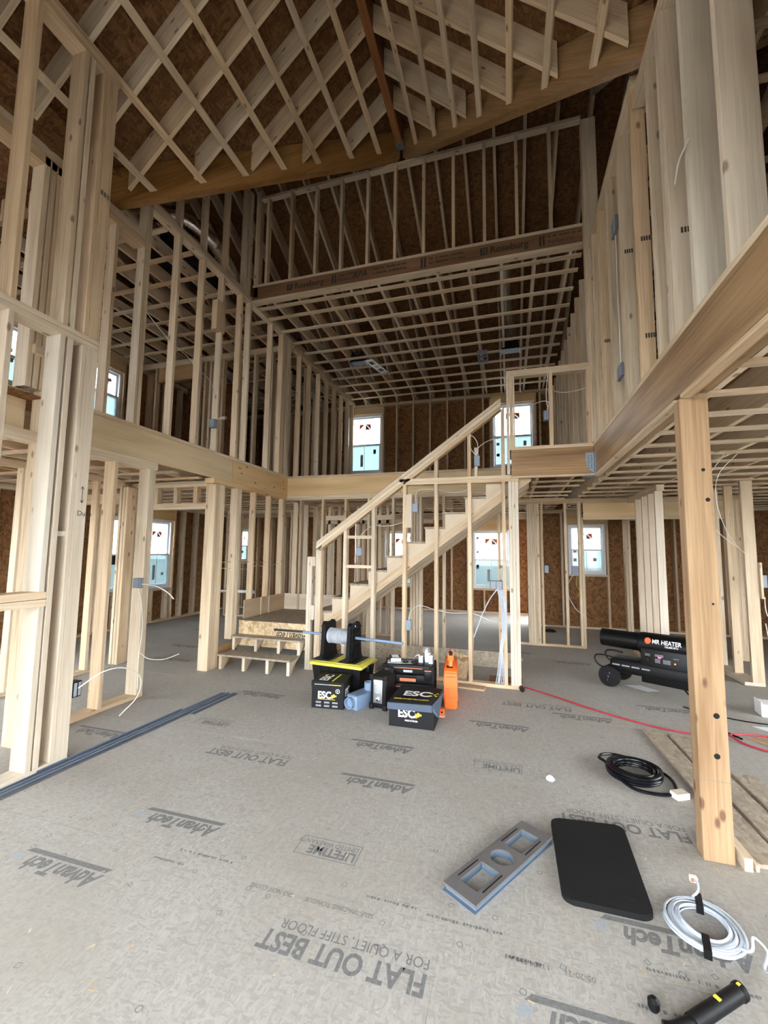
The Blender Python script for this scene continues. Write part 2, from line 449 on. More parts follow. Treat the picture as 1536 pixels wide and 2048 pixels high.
for y in (1.25, 1.66, 1.78, 1.93, 2.28, 2.69, 3.02, 3.14, 3.55, 3.96):
    x = -2.6 + mk.uniform(0, .3)
    while x < 1.2:
        o = bpy.data.objects.new('nail_mark', marks[mk.randrange(3)]); C.objects.link(o)
        o.location = (x, y + mk.uniform(-.03, .03), .0006); o.rotation_euler.z = mk.uniform(-.4, .4); o.parent = floor
        x += mk.choice((.1, .2, .3, .41, .5)) * mk.uniform(.9, 1.1)

# ------------------------------------------------------------------ left wall of the tall room (face at x = -3.6)
XL = -3.6
wl = struct('wall_left', (XL, 4.5, 0))
def lstud(y0, y1, z0, z1, d=T4, par=wl, xf=XL, mat='lumber', name='stud'): return box(name, xf - d, xf, y0, y1, z0, z1, mat, par, b=0.0015)
# ground storey
box('bottom_plate', XL - .15, XL - .02, 2.45, 3.60, 0, .038, 'lumber', wl)
lstud(3.09, 3.128, .038, 2.33, .13)
for k in range(2): lstud(3.50 + .04 * k, 3.538 + .04 * k, .038, 2.33, D6)
for k in range(5): lstud(4.54 + .0385 * k, 4.578 + .0385 * k, 0, 2.34, D6 + .005)
box('top_plate', XL - D6, XL, 1.0, 3.60, 2.37, 2.41, 'lumber', wl)
box('top_plate', XL - D6, XL, 1.0, 3.60, 2.33, 2.37, 'lumber', wl)
box('top_plate', XL - D6, XL, 4.50, 6.36, 2.345, 2.41, 'lvl_pale', wl)
for a in (4.995, 5.05): lstud(a, a + .05, .30, 2.345, .11)
for a in (5.42, 5.84, 6.24, 6.285): lstud(a, a + .038, .30, 2.345)
lstud(2.39, 2.43, 0, 3.03, .14, xf=-3.56)
box('block', -3.70, -3.56, 2.29, 2.46, 3.03, 3.10, 'lumber', wl)
for a in (6.75, 7.15, 7.56, 7.97, 8.37, 8.78, 9.2): lstud(a, a + .038, .038, 2.345)
box('top_plate', XL - T4, XL, 6.5, 9.5, 2.345, 2.41, 'lumber', wl)
# rim beam and upper storey
box('rim_beam', XL - .045, XL, 2.44, 4.86, 2.412, 2.71, 'lvl_pale', wl)
box('rim_beam', XL - .045, XL, 4.865, 6.36, 2.412, 2.71, 'lvl_pale', wl)
box('rim_beam', -3.80, -3.755, 0.4, 2.38, 2.412, 2.71, 'lvl_pale', wl)
box('bottom_plate', XL - T4, XL + .004, 2.44, 6.36, 2.712, 2.75, 'lumber', wl)
box('bottom_plate', -3.80, -3.71, 0.4, 2.38, 2.712, 2.75, 'lumber', wl)
for k in range(4): lstud(2.262 + .052 * k, 2.305 + .052 * k, 2.755, 4.70, D6)
lstud(2.92, 2.958, 2.75, 4.63, .1, mat='lumber')
for a in (3.255, 3.294): lstud(a, a + .0375, 2.75, 5.12, .1)
for a in (3.715, 4.128, 4.50, 4.90, 5.11): lstud(a, a + .038, 2.75, 5.12)
for a in (5.705, 6.05, 6.10, 6.155, 6.24, 6.30): lstud(a, a + .038, 2.75, 5.12)
box('top_plate', XL - D6, XL, 0.6, 3.25, 4.63, 4.705, 'lumber', wl)
box('top_plate', XL - D6, XL, 0.6, 3.25, 4.709, 4.785, 'lumber', wl)
box('top_plate', XL - T4, XL, 3.335, 6.40, 5.122, 5.158, 'lumber', wl)
box('top_plate', XL - T4, XL, 3.335, 6.40, 5.162, 5.20, 'lumber', wl)
def valley_z(x): return 4.87 + (x + 3.6) * .922
for a in (3.30, 3.735, 4.15, 4.565, 4.98):   # knee studs under the attic slope
    lstud(a, a + .038, 5.2, 5.2 + (a - 3.2) * .93 + .12, T4, xf=XL - .02)
for a in (5.05, 5.09): lstud(a, a + .038, 5.2, 6.85, T4, xf=XL - .02)

# ------------------------------------------------------------------ short near wall, two storeys high (face at x = -3.03)
XN = -3.03
wn = struct('wall_left_front', (XN, 1.6, 0))
box('bottom_plate', XN - D6, XN, .9, 2.389, 0, .038, 'lumber_white', wn, b=.0015)
def nstud(y0, y1, z0, z1, m='lumber_white', x0=XN - D6, x1=XN): return box('stud', x0, x1, y0, y1, z0, z1, m, wn, b=.002)
nstud(2.108, 2.146, .038, 1.10); nstud(2.100, 2.138, 1.20, 3.01)
nstud(2.157, 2.195, .038, 3.01)
nstud(2.263, 2.296, .038, 3.01); nstud(2.298, 2.389, .038, 3.01, x0=XN - .10)
box('backing_board', XN - .155, XN - .142, 2.196, 2.30, .038, 3.01, 'lumber_white', wn)
nstud(1.775, 1.811, 1.20, 3.01); nstud(1.35, 1.388, 1.20, 3.01)
nstud(1.35, 1.388, .038, 1.10); nstud(1.775, 1.811, .038, 1.10)
box('window_sill_plate', XN - D6, XN, .9, 2.155, 1.10, 1.148, 'lumber', wn, b=.002)
box('window_sill_plate', XN - D6, XN, .9, 2.155, 1.151, 1.20, 'lumber', wn, b=.002)
box('block', XN - .10, XN - .02, 2.198, 2.262, 1.58, 1.615, 'lumber_white', wn)
box('header_plate', XN - D6, XN + .004, .9, 2.389, 3.01, 3.049, 'lumber', wn, b=.002)
box('header_plate', XN - D6, XN + .004, .9, 2.389, 3.051, 3.09, 'lumber', wn, b=.002)
nstud(1.775, 1.811, 3.09, 5.27, 'lumber'); nstud(1.35, 1.388, 3.09, 5.27, 'lumber')
nstud(2.108, 2.146, 3.09, 5.27, 'lumber'); nstud(2.157, 2.195, 3.09, 5.27, 'lumber')
nstud(2.263, 2.296, 3.09, 5.27, 'lumber'); nstud(2.298, 2.389, 3.09, 5.27, 'lumber', x0=XN - .10)
box('top_plate', XN - D6, XN, .6, 2.40, 5.27, 5.308, 'lumber', wn)
box('top_plate', XN - D6, XN, .6, 2.40, 5.31, 5.35, 'lumber', wn)
text('handwriting', 'Duro', .052, frame((XN + .0025, 2.318, 1.735), (0, 1, 0), (0, 0, 1)), 'print_black', wn)
tube('handwriting', [(XN + .003, 2.345, 1.83), (XN + .003, 2.347, 1.95)], .0016, 'print_black', wn, n=0, seg=4)
for zz, dz in ((1.83, .018), (1.95, -.018)):
    for dy in (-.012, .012):
        tube('handwriting', [(XN + .003, 2.346 + dy, zz + dz), (XN + .003, 2.346, zz)], .0016, 'print_black', wn, n=0, seg=4)
for q in ((2.305, 2.385, 4.26, 4.30), ): 
    for i in range(3): quad('grade_stamp', [(XN + .0025, q[0] + .027 * i, q[2]), (XN + .0025, q[0] + .027 * i + .02, q[2]), (XN + .0025, q[0] + .027 * i + .02, q[3]), (XN + .0025, q[0] + .027 * i, q[3])], 'print_grey', wn)

# ------------------------------------------------------------------ far rim (y = 6.36) with the studs below it
YR = 6.36
wf = struct('wall_far', (-1.5, YR, 0))
box('rim_beam', XL, -1.62, YR, YR + .045, 2.412, 2.71, 'lvl_pale', wf)
box('rim_beam', -1.615, .25, YR, YR + .045, 2.412, 2.71, 'lvl_pale', wf)
box('bottom_plate', XL, .25, YR - .004, YR + T4, 2.712, 2.745, 'lumber', wf)
box('top_plate', XL, .25, YR, YR + T4, 2.375, 2.41, 'lumber', wf)
box('top_plate', XL, .25, YR, YR + T4, 2.336, 2.373, 'lumber', wf)
box('bottom_plate', -2.3, .16, YR, YR + T4, 0, .038, 'lumber', wf)
for x in (-3.36, -2.96, -2.56, -2.16, -1.76, -.965, -.56, -.163): box('stud', x, x + .038, YR, YR + T4, .038, 2.336, 'lumber', wf)
for k in range(4): box('stud', -1.46 + .045 * k, -1.422 + .045 * k, YR, YR + T4 + .05 * (k > 1), .038, 2.336, 'lumber', wf)
box('header_plate', -2.92, -1.77, YR + .092, YR + .13, 2.0, 2.075, 'lumber', wf)

# ------------------------------------------------------------------ outer shell with windows
def shell(w, axis, plane, a0, a1, z0, z1, holes, side, mat='osb_wall', studs=True, sp=.406, off=0.0, depth=D6):
    """sheathing sheets with openings plus studs on the room side; side = +1 when the room lies at larger coordinate"""
    cuts = sorted({a0, a1} | {a0 + 1.22 * k for k in range(1, 20) if a0 + 1.22 * k < a1 - .1} | {h[i] for h in holes for i in (0, 1)})
    def bb(name, u0, u1, p0, p1, v0, v1, m):
        p0, p1 = min(p0, p1), max(p0, p1)
        if axis == 'x': return box(name, p0, p1, u0, u1, v0, v1, m, w, gdir='world')
        return box(name, u0, u1, p0, p1, v0, v1, m, w, gdir='world')
    def bl(name, u0, u1, p0, p1, v0, v1, m='lumber'):
        p0, p1 = min(p0, p1), max(p0, p1)
        if axis == 'x': return box(name, p0, p1, u0, u1, v0, v1, m, w)
        return box(name, u0, u1, p0, p1, v0, v1, m, w)
    for c0, c1 in zip(cuts, cuts[1:]):
        zs = [(z0, z1)]
        for h in holes:
            if h[0] <= c0 + 1e-6 and h[1] >= c1 - 1e-6:
                nz = []
                for q0, q1 in zs:
                    if h[2] > q0: nz.append((q0, min(q1, h[2])))
                    if h[3] < q1: nz.append((max(q0, h[3]), q1))
                zs = nz
        for q0, q1 in zs:
            bb('osb_panel', c0, c1, plane, plane - side * .012, q0, q1, mat)
    if not studs: return
    d = plane + side * depth
    p = plane + side * .001
    bl('bottom_plate', a0, a1, p, d, z0, z0 + .038)
    bl('top_plate', a0, a1, p, d, z1 - .076, z1 - .039)
    bl('top_plate', a0, a1, p, d, z1 - .038, z1)
    u = a0 + off
    while u < a1 - .03:
        clash = [h for h in holes if u + .05 > h[0] - .06 and u < h[1] + .06]
        if not clash: bl('stud', u, u + .038, p, d, z0 + .038, z1 - .076)
        else:
            h = clash[0]
            if h[0] < u < h[1] - .038: bl('cripple_stud', u, u + .038, p, d, z0 + .038, h[2] - .04)
        u += sp
    for h in holes:
        for e in ((h[0] - .048, h[0] - .01), (h[1] + .01, h[1] + .048)): bl('stud', e[0], e[1], p, d, z0 + .038, z1 - .076)
        bl('sill_plate', h[0] - .01, h[1] + .01, p, d, h[2] - .039, h[2] - .001)
        bl('window_header', h[0] - .01, h[1] + .01, plane + side * .05, d, h[3] + .002, z1 - .077, 'lvl_pale')
WN = [0]
def window(axis, plane, u0, u1, z0, z1, side, stickers=True, seed=0, dark=False):
    WN[0] += 1
    mid = (u0 + u1) / 2
    def P(u, d, z): return (plane + side * d, u, z) if axis == 'x' else (u, plane + side * d, z)
    w = struct('window_%d' % WN[0], P(mid, 0, z0))
    def bb(name, a0, a1, d0, d1, b0, b1, m, par=w):
        p, q = P(a0, d0, b0), P(a1, d1, b1)
        return box(name, min(p[0], q[0]), max(p[0], q[0]), min(p[1], q[1]), max(p[1], q[1]), b0, b1, m, par)
    g = .0015
    bb('window_frame', u0 + g, u0 + .045, -.02, .075, z0 + g, z1 - g, 'white_frame'); bb('window_frame', u1 - .045, u1 - g, -.02, .075, z0 + g, z1 - g, 'white_frame')
    bb('window_frame', u0 + .046, u1 - .046, -.02, .075, z1 - .045, z1 - g, 'white_frame'); bb('window_frame', u0 + .046, u1 - .046, -.02, .075, z0 + g, z0 + .05, 'white_frame')
    zm = (z0 + z1) / 2 - .02
    for nm, a, b0, dd in (('upper_sash', zm - .015, z1 - .046, .0), ('lower_sash', z0 + .051, zm + .02, .035)):
        s = bb(nm, u0 + .047, u0 + .08, dd, dd + .03, a, b0, 'white_frame')
        bb('sash_rail', u1 - .08, u1 - .047, dd, dd + .03, a, b0, 'white_frame', s)
        bb('sash_rail', u0 + .081, u1 - .081, dd, dd + .03, a, a + .035, 'white_frame', s)
        bb('sash_rail', u0 + .081, u1 - .081, dd, dd + .03, b0 - .035, b0, 'white_frame', s)
        bb('pane', u0 + .081, u1 - .081, dd + .012, dd + .016, a + .036, b0 - .036, 'window_film' if nm == 'upper_sash' else 'window_film_blue', s)
        bb('muntin', mid - .004, mid + .004, dd + .0175, dd + .021, a + .036, b0 - .036, 'sticker_grey', s)
    if not stickers: return
    rd = random.Random(seed)
    d = .022
    sw = min(.30, (u1 - u0) * .34); lz = z1 - .36 if z1 - z0 > 1.2 else z1 - .3
    k = 1 if axis == 'y' else -1 * side * -1
    def poly(name, pts, m): quad(name, [P(mid + p[0], d, lz + p[1]) for p in pts], m, w)
    h = sw * .48
    poly('sticker_logo', [(-sw / 2, 0), (-sw / 2, h), (-.01, h)], 'sticker_red')
    poly('sticker_logo', [(sw / 2, h), (.01, h), (sw / 2, 0)], 'sticker_red')
    poly('sticker_logo', [(.01, 0), (.01, h - .005), (sw / 2 - .01, 0)], 'sticker_dark')
    xd = (1, 0, 0) if axis == 'y' else (0, side, 0)
    st = P(mid - sw / 2 * (1 if axis == 'y' else side), d, lz - sw * .2)
    text('sticker_lettering', 'ANDERSEN', sw * .22, frame(st, xd, (0, 0, 1)), 'sticker_grey', w, sx=.82)
    for i in range(6 if z1 - z0 > 1.2 else 3):
        uu = rd.choice((u0 + .13, u1 - .2)); zz = rd.choice((z1 - .2, z1 - .55, zm - .2, zm - .15, z0 + .3, z0 + .55)); dd = d + (.036 if zz < zm else 0)
        a_ = rd.uniform(-.25, .25); s_ = .032
        ca, sa = math.cos(a_) * s_, math.sin(a_) * s_
        quad('sticker', [P(uu + ca - sa, dd, zz + sa + ca), P(uu - ca - sa, dd, zz - sa + ca), P(uu - ca + sa, dd, zz - sa - ca), P(uu + ca + sa, dd, zz + sa - ca)], 'sticker_grey', w)
    if z1 - z0 > 1.2:
        quad('sticker', [P(mid - .1, d + .036, z0 + .18), P(mid - .03, d + .036, z0 + .18), P(mid - .03, d + .036, z0 + .48), P(mid - .1, d + .036, z0 + .48)], 'sticker_grey', w)

YB = 9.76
sb = struct('wall_back_upper', (-1.5, YB, 2.71))
H2 = [(-3.86, -2.93, 3.38, 4.85), (-.345, .56, 3.38, 4.85)]
shell(sb, 'y', YB, -7.1, 5.2, 2.71, 5.10, H2, -1, off=.05)
for h in H2: window('y', YB - .02, *h[:4], -1, seed=int(h[0] * 10))
sbl = struct('wall_back_left', (-5.3, YB, 0))
HL = [(-7.0, -6.55, 1.17, 2.05)]
shell(sbl, 'y', YB, -7.1, -3.62, 0, 2.41, HL, -1)
window('y', YB - .02, *HL[0], -1, seed=4)
YM = 11.1
sbm = struct('wall_back', (-1.6, YM, 0))
HM = [(-.91, .02, .60, 2.06), (-3.25, -2.33, .60, 2.06)]
shell(sbm, 'y', YM, -3.6, .6, 0, 2.41, HM, -1, off=.12)
for h in HM: window('y', YM - .02, *h, -1, seed=int(h[0] * 7))
sbr = struct('wall_back_right', (2.8, 9.5, 0))
HR = [(1.16, 1.86, 1.08, 2.10)]
shell(sbr, 'y', 9.6, .595, 5.2, 0, 2.41, HR, -1, off=.02)
window('y', 9.58, *HR[0], -1, seed=9)
# side returns of the deeper back room
sr = struct('wall_back_return', (.6, 10.3, 0))
shell(sr, 'x', .6, 9.6, 11.1, 0, 2.41, [(9.75, 10.95, .05, 2.15)], -1, depth=T4)  # hidden opening, added so daylight reaches the back floor
sr2 = struct('wall_back_return_left', (-3.6, 10.3, 0))
shell(sr2, 'x', -3.6, YB, 11.1, 0, 2.41, [], 1, depth=T4)
# left outer wall, both storeys
sl = struct('wall_outer_left', (-7.1, 5, 0))
HO = [(5.99, 6.72, .68, 2.10), (6.78, 7.50, .68, 2.10)]
shell(sl, 'x', -7.1, 0.4, YB, 0, 2.41, HO + [(.9, 3.2, .5, 2.15)], 1, off=.1)  # near opening lies out of view, added as fill for the left rooms
for h in HO: window('x', -7.08, *h, 1, seed=int(h[0] * 3))
sl2 = struct('wall_outer_left_upper', (-7.1, 5, 2.71))
HO2 = [(5.35, 6.03, 3.86, 4.80), (3.72, 4.40, 3.86, 4.80)]
shell(sl2, 'x', -7.1, 0.4, YB, 2.71, 5.12, HO2 + [(.9, 2.6, 3.4, 4.85)], 1, off=.2)  # near opening is unseen too, added to brighten the upper left rooms
for h in HO2: window('x', -7.08, *h, 1, seed=int(h[0] * 5))
srt = struct('wall_outer_right', (5.2, 5, 0))
shell(srt, 'x', 5.2, -2.2, 9.6, 0, 5.12, [(.4, 4.6, .3, 2.2), (.5, 2.9, 3.3, 4.85)], -1, off=.2)  # both openings are out of view, added to fill the right rooms with light
# the wall behind the camera with its tall glazing opening
sfr = struct('wall_front', (-1.3, -2.2, 0))
shell(sfr, 'y', -2.2, -7.1, 5.2, 0, 5.12, [(-3.4, .75, .05, 3.35), (1.6, 4.2, .1, 2.2), (-6.4, -4.2, .1, 2.2)], 1, off=.1)  # unseen; openings sized to light the floor more than the roof
prism('gable_panel', [(-7.1, 5.12), (5.2, 5.12), (-1.35, 9.0)], 'y', -2.215, -2.203, 'osb_wall', sfr, gdir='world')
for x in (-2.0, -.65): box('mullion', x - .04, x + .04, -2.25, -2.15, .05, 3.35, 'lumber', sfr)
sfl = struct('wall_outer_left_front', (-7.1, 0, 0))
shell(sfl, 'x', -7.1, -2.2, .4, 0, 5.12, [], 1)
g_ = bpy.data.objects  # ground outside
box('ground', -60, 60, -60, 60, -.5, -.32, 'outside_ground', None, gdir='world')['kind'] = 'structure'

# floor edge bands, eaves and gable ends that close the shell
def band(w, x0, x1, y0, y1, z0, z1, m='osb_wall'): box('rim_board', x0, x1, y0, y1, z0, z1, m, w, gdir='world')
band(sl2, -7.125, -7.10, -2.2, YB, 2.38, 2.74); band(sb, -7.1, -3.6, YB, YB + .02, 2.38, 2.74); band(sb, .55, 5.2, YB - .0, YB + .02, 2.38, 2.74)
band(sbr, .6, 5.2, 9.6, 9.76, 2.40, 2.42); band(sb, -3.6, .6, YB, YB + .02, 2.54, 2.74); band(srt, 5.2, 5.22, -2.2, YB, 2.38, 2.74)
band(sbm, -3.62, -3.6, YB, YM, 2.38, 2.60); band(sbm, .6, .62, 9.6, YM, 2.38, 2.60); band(sbm, -3.6, .6, YM, YM + .02, 2.38, 2.60)
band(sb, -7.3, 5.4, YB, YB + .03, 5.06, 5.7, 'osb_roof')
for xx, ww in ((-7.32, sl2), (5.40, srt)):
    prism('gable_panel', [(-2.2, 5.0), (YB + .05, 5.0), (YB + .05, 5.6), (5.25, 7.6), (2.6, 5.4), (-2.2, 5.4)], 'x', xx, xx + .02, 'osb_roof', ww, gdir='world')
band(sl2, -7.32, -7.1, -2.2, YB, 5.10, 5.12); band(srt, 5.2, 5.4, -2.2, YB, 5.10, 5.12)
band(srt, 5.2, 5.22, 9.5, YB + .02, 0, 5.12)

# ------------------------------------------------------------------ first floor ceiling / upper deck
cl = struct('ceiling_lower', (0, 5, 2.4))
def deck(x0, x1, y0, y1): 
    u = x0
    while u < x1 - .01:
        e = min(u + 1.22, x1)
        v = y0
        while v < y1 - .01:
            f = min(v + 2.44, y1)
            box('deck_panel', u + .001, e - .001, v + .001, f - .001, 2.69, 2.708, 'osb_wall', cl, gdir='world')
            v = f
        u = e
deck(-7.1, XL - .005, .4, YB); deck(XL, .25, YR + .05, YB); deck(.26, .895, 5.14, YB); deck(1.035, 5.2, -2.2, YB)
box('deck_panel', -3.6, .6, YB, YM, 2.55, 2.57, 'osb_wall', cl)
def joists(x0, x1, y0, y1, zb=2.412, zt=2.688):
    u = x0
    while u < x1:
        box('joist', u, u + .038, y0, y1, zb, zt, 'lumber', cl); u += .406
joists(-6.9, XL - .2, .42, YB - .15); joists(XL + .3, .2, YR + .06, YB); joists(1.09, 5.15, -2.0, YB - .17); joists(.32, .85, 5.15, YB - .15)
def strips(par, x0, x1, ys, z, mat='lumber', w=.064):
    for v in ys: box('furring_strip', x0, x1, v - w / 2, v + w / 2, z - .019, z, mat, par)
seq = lambda a, n, d=.406: [a + d * k for k in range(n)]
strips(cl, -7.0, XL - .15, seq(1.18, 21), 2.41); strips(cl, XL + .02, .88, seq(6.66, 7), 2.41); strips(cl, 1.04, 5.1, seq(-1.74, 28), 2.41)
strips(cl, .29, .9, seq(5.26, 3), 2.41); strips(cl, -3.5, .55, seq(9.9, 3), 2.41)

# ------------------------------------------------------------------ second floor ceiling
cu_ = struct('ceiling_upper', (0, 6, 5.12))
strips(cu_, XL + .02, .89, [5.31, 5.59] + seq(5.99, 9), 5.13)
for k in range(12):
    x = -3.69 + .4045 * k
    if -3.6 < x < .86: box('joist', x - .019, x + .019, 5.20, YB - .02, 5.131, 5.30, 'lumber', cu_)
box('furring_block', -.62 - 1.0, -.42, 6.02, 6.10, 5.131, 5.17, 'lumber', cu_)
strips(cu_, -7.0, XL - .10, seq(3.60, 15), 5.13)
for k in range(9): box('joist', -6.95 + .406 * k, -6.912 + .406 * k, 3.3, YB - .02, 5.131, 5.30, 'lumber', cu_)
strips(cu_, 1.05, 5.1, seq(.75, 22), 5.13)
for k in range(10): box('joist', 1.3 + .406 * k, 1.338 + .406 * k, .3, YB - .02, 5.131, 5.30, 'lumber', cu_)

# ------------------------------------------------------------------ roof
roof = struct('roof', (-1.35, 3, 7))
XC, PR, ZR = -1.35, .93, 7.05           # ridge line, pitch, underside of the rafters at the ridge
RD = .30                                # rafter depth measured plumb
def und(x): return ZR - PR * abs(x - XC)
def vly(x): return 2.95 + (2.25 - abs(x - XC))      # plan line of the valleys
fy0 = -2.2
ry = [2.98 - .406 * k for k in range(13)] + [3.386, 3.79, 4.20, 4.605]
for v in ry:
    for s in (-1, 1):
        xe = 2.27 if v < 2.7 else 2.25 - (v - 2.95) - .03       # distance from the ridge where the rafter stops
        x1, x2 = XC + s * xe, XC + s * .03
        pts = [(x1, und(x1)), (x2, und(x2)), (x2, und(x2) + RD), (x1, und(x1) + RD)]
        prism('rafter', pts, 'y', v - .019, v + .019, 'lumber', roof, gdir=(s, 0, -PR))
box('ridge_beam', XC - .045, XC + .045, fy0, 5.12, 6.98, 7.42, 'lvl_dark', roof)
def slope_strip(x, y0, y1):
    s = 1 if x > XC else -1
    n = Vector((-PR * -s, 0, 1)).normalized()
    n = Vector((s * PR, 0, 1)).normalized()
    t_ = Vector((1, 0, -s * PR)).normalized()
    c = Vector((x, 0, und(x)))
    a, b_ = c - t_ * .032, c + t_ * .032
    lo = -n * .019
    prism('furring_strip', [(a.x, a.z), (b_.x, b_.z), (b_.x + lo.x, b_.z + lo.z), (a.x + lo.x, a.z + lo.z)], 'y', y0, y1, 'lumber', roof, gdir=(0, 1, 0))
for i, x in enumerate((-3.44, -3.12, -2.815, -2.515, -2.215, -1.905, -1.625)): slope_strip(x + .02, fy0, vly(x + .02) + .09)
for i, x in enumerate((-1.084, -.791, -.508, -.228, .066, .353, .67)): slope_strip(x, fy0, vly(x) + .09)
# valley beams
for s in (-1, 1):
    p0 = Vector((XC + s * 2.32, 2.88, 0)); p1 = Vector((XC + s * .02, 5.18, 0))
    d = (p1 - p0).normalized(); nrm = Vector((d.y, -d.x, 0)) * (1 if s > 0 else -1)
    if nrm.y > 0: nrm = -nrm
    zb0, zb1, h = 4.80, 6.89, .41
    w0, w1 = -nrm * .0, -nrm * .10
    hexa('valley_beam', [p0 + w0 + Vector((0, 0, zb0)), p1 + w0 + Vector((0, 0, zb1)), p1 + w1 + Vector((0, 0, zb1)), p0 + w1 + Vector((0, 0, zb0))],
         [p0 + w0 + Vector((0, 0, zb0 + h)), p1 + w0 + Vector((0, 0, zb1 + h)), p1 + w1 + Vector((0, 0, zb1 + h)), p0 + w1 + Vector((0, 0, zb0 + h))], 'lvl_brown' if s > 0 else 'lvl_brown', roof, gdir=(d.x, d.y, .93))
box('ridge_hanger', XC - .055, XC + .055, 5.06, 5.13, 6.955, 7.05, 'galv', roof)
# sheathing: cross gable
for s in (-1, 1):
    v = fy0
    segs = []
    while v < 5.2:
        e = min(v + 1.22, 5.25)
        def top(x): return und(x) + RD + .002
        def lim(y_): return XC + s * max(0.0, min(2.6, 2.25 - (y_ - .15 - 2.95)))     # sheets stop at the valley
        yb = 2.95 + .15 - .35
        pts = [(XC, v), (lim(v), v)] + ([(XC + s * 2.6, yb)] if v < yb < e else []) + [(lim(e), e), (XC, e)]
        P2 = []
        for p in pts:
            if not P2 or (abs(p[0] - P2[-1][0]) + abs(p[1] - P2[-1][1])) > 1e-4: P2.append(p)
        if len(P2) > 2 and abs(lim(v) - XC) > .05:
            bm = bmesh.new()
            A = [bm.verts.new((p[0], p[1], top(p[0]))) for p in P2]; B = [bm.verts.new((p[0], p[1], top(p[0]) + .015)) for p in P2]
            bm.faces.new(A); bm.faces.new(B[::-1])
            for i in range(len(P2)): bm.faces.new((A[i], A[(i + 1) % len(P2)], B[(i + 1) % len(P2)], B[i]))
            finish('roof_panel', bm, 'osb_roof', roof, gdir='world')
        v = e
# main roof: front slope beside the valleys and the long back slope
def mz(y): return 7.15 + RD * .8 + (-.93 * (5.25 - y) if y < 5.25 else -.48 * (y - 5.25))
def mpanel(pts):
    bm = bmesh.new()
    A = [bm.verts.new((p[0], p[1], mz(p[1]))) for p in pts]; B = [bm.verts.new((p[0], p[1], mz(p[1]) + .015)) for p in pts]
    bm.faces.new(A); bm.faces.new(B[::-1])
    for i in range(len(pts)): bm.faces.new((A[i], A[(i + 1) % len(pts)], B[(i + 1) % len(pts)], B[i]))
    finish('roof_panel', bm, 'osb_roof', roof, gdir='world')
mpanel([(-3.6, 2.95), (-1.35, 5.2), (-1.35, 5.25), (-3.6, 5.25)]); mpanel([(.9, 2.95), (.9, 5.25), (-1.35, 5.25), (-1.35, 5.2)])
for x0, x1 in ((-7.5, -3.6), (.9, 5.5)):
    mpanel([(x0, 2.7), (x1, 2.7), (x1, 5.25), (x0, 5.25)])
x = -7.5
while x < 5.5:
    v = 5.25
    while v < 10.2:
        e = min(v + 1.1, 10.2); mpanel([(x, v), (min(x + 2.44, 5.5), v), (min(x + 2.44, 5.5), e), (x, e)]); v = e
    x += 2.44
for k in range(32):
    x = -7.35 + .4015 * k
    if x > 5.3: break
    za, zb = mz(5.27), mz(9.9)
    prism('rafter', [(5.27, za - .23), (9.9, zb - .23), (9.9, zb - .002), (5.27, za - .002)], 'x', x - .019, x + .019, 'lumber', roof, gdir=(0, 1, -.48))
    if x < -3.6 or x > .95:
        za, zb = mz(2.75), mz(5.23)
        prism('rafter', [(2.75, za - .25), (5.23, zb - .25), (5.23, zb - .002), (2.75, za - .002)], 'x', x - .019, x + .019, 'lumber', roof, gdir=(0, 1, .93))
# flat decks that close the wings near the camera
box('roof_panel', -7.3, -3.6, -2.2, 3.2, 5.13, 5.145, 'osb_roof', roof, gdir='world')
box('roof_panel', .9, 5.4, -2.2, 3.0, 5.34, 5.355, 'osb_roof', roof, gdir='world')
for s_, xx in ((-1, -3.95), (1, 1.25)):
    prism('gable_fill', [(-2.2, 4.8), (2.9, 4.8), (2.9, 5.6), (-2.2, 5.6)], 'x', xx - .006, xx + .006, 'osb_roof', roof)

# ------------------------------------------------------------------ attic pony wall on the header
wa = struct('wall_attic', (-1.35, 5.13, 5.12))
box('header_beam', XL + .01, .90, 5.13, 5.21, 5.155, 5.355, 'lvl_dark', wa)
box('header_plate', XL + .01, .90, 5.118, 5.21, 5.117, 5.153, 'lumber', wa)
box('bottom_plate', XL + .01, .90, 5.125, 5.21, 5.357, 5.393, 'lumber', wa)
box('top_plate', XL + .08, .90, 5.13, 5.21, 6.75, 6.79, 'lumber', wa)
for i in range(12):
    x = -3.38 + .392 * i
    if x < .86: box('stud', x - .019, x + .019, 5.13, 5.21, 5.393, 6.75, 'lumber', wa)
for x in (-3.56, -3.52): box('stud', x - .019, x + .018, 5.13, 5.22, 5.2, 6.9, 'lumber', wa)
def rose(x, z):
    y_ = 5.1292
    box('logo_mark', x, x + .09, y_ - .0005, y_, z - .01, z + .085, 'print_black', wa)
    text('lettering', 'R', .11, frame((x + .02, y_ - .001, z), (1, 0, 0), (0, 0, 1)), 'lvl_dark', wa)
    text('lettering', 'Roseburg', .125, frame((x + .12, y_ - .0006, z), (1, 0, 0), (0, 0, 1)), 'print_black', wa, fat=.002, sx=.95)
    for k in range(2): box('lettering', x + .70 + .04 * k, x + .722 + .04 * k, y_ - .0006, y_, z - .03, z + .10, 'print_black', wa)
    smudge('lettering', 22, lambda u, v: (x + .80 + u, y_ - .0006, z + .06 + v), int(x * 10) + 50, 'print_black', wa, .016, .03)
    text('lettering', 'Rigidlam LVL', .055, frame((x + .80, y_ - .0006, z - .01), (1, 0, 0), (0, 0, 1)), 'print_black', wa)
rose(-3.02, 5.225); rose(-.30, 5.225)
text('lettering', 'APA', .115, frame((-2.02, 5.1286, 5.225), (1, 0, 0), (0, 0, 1)), 'print_black', wa, shear=.3, fat=.002)
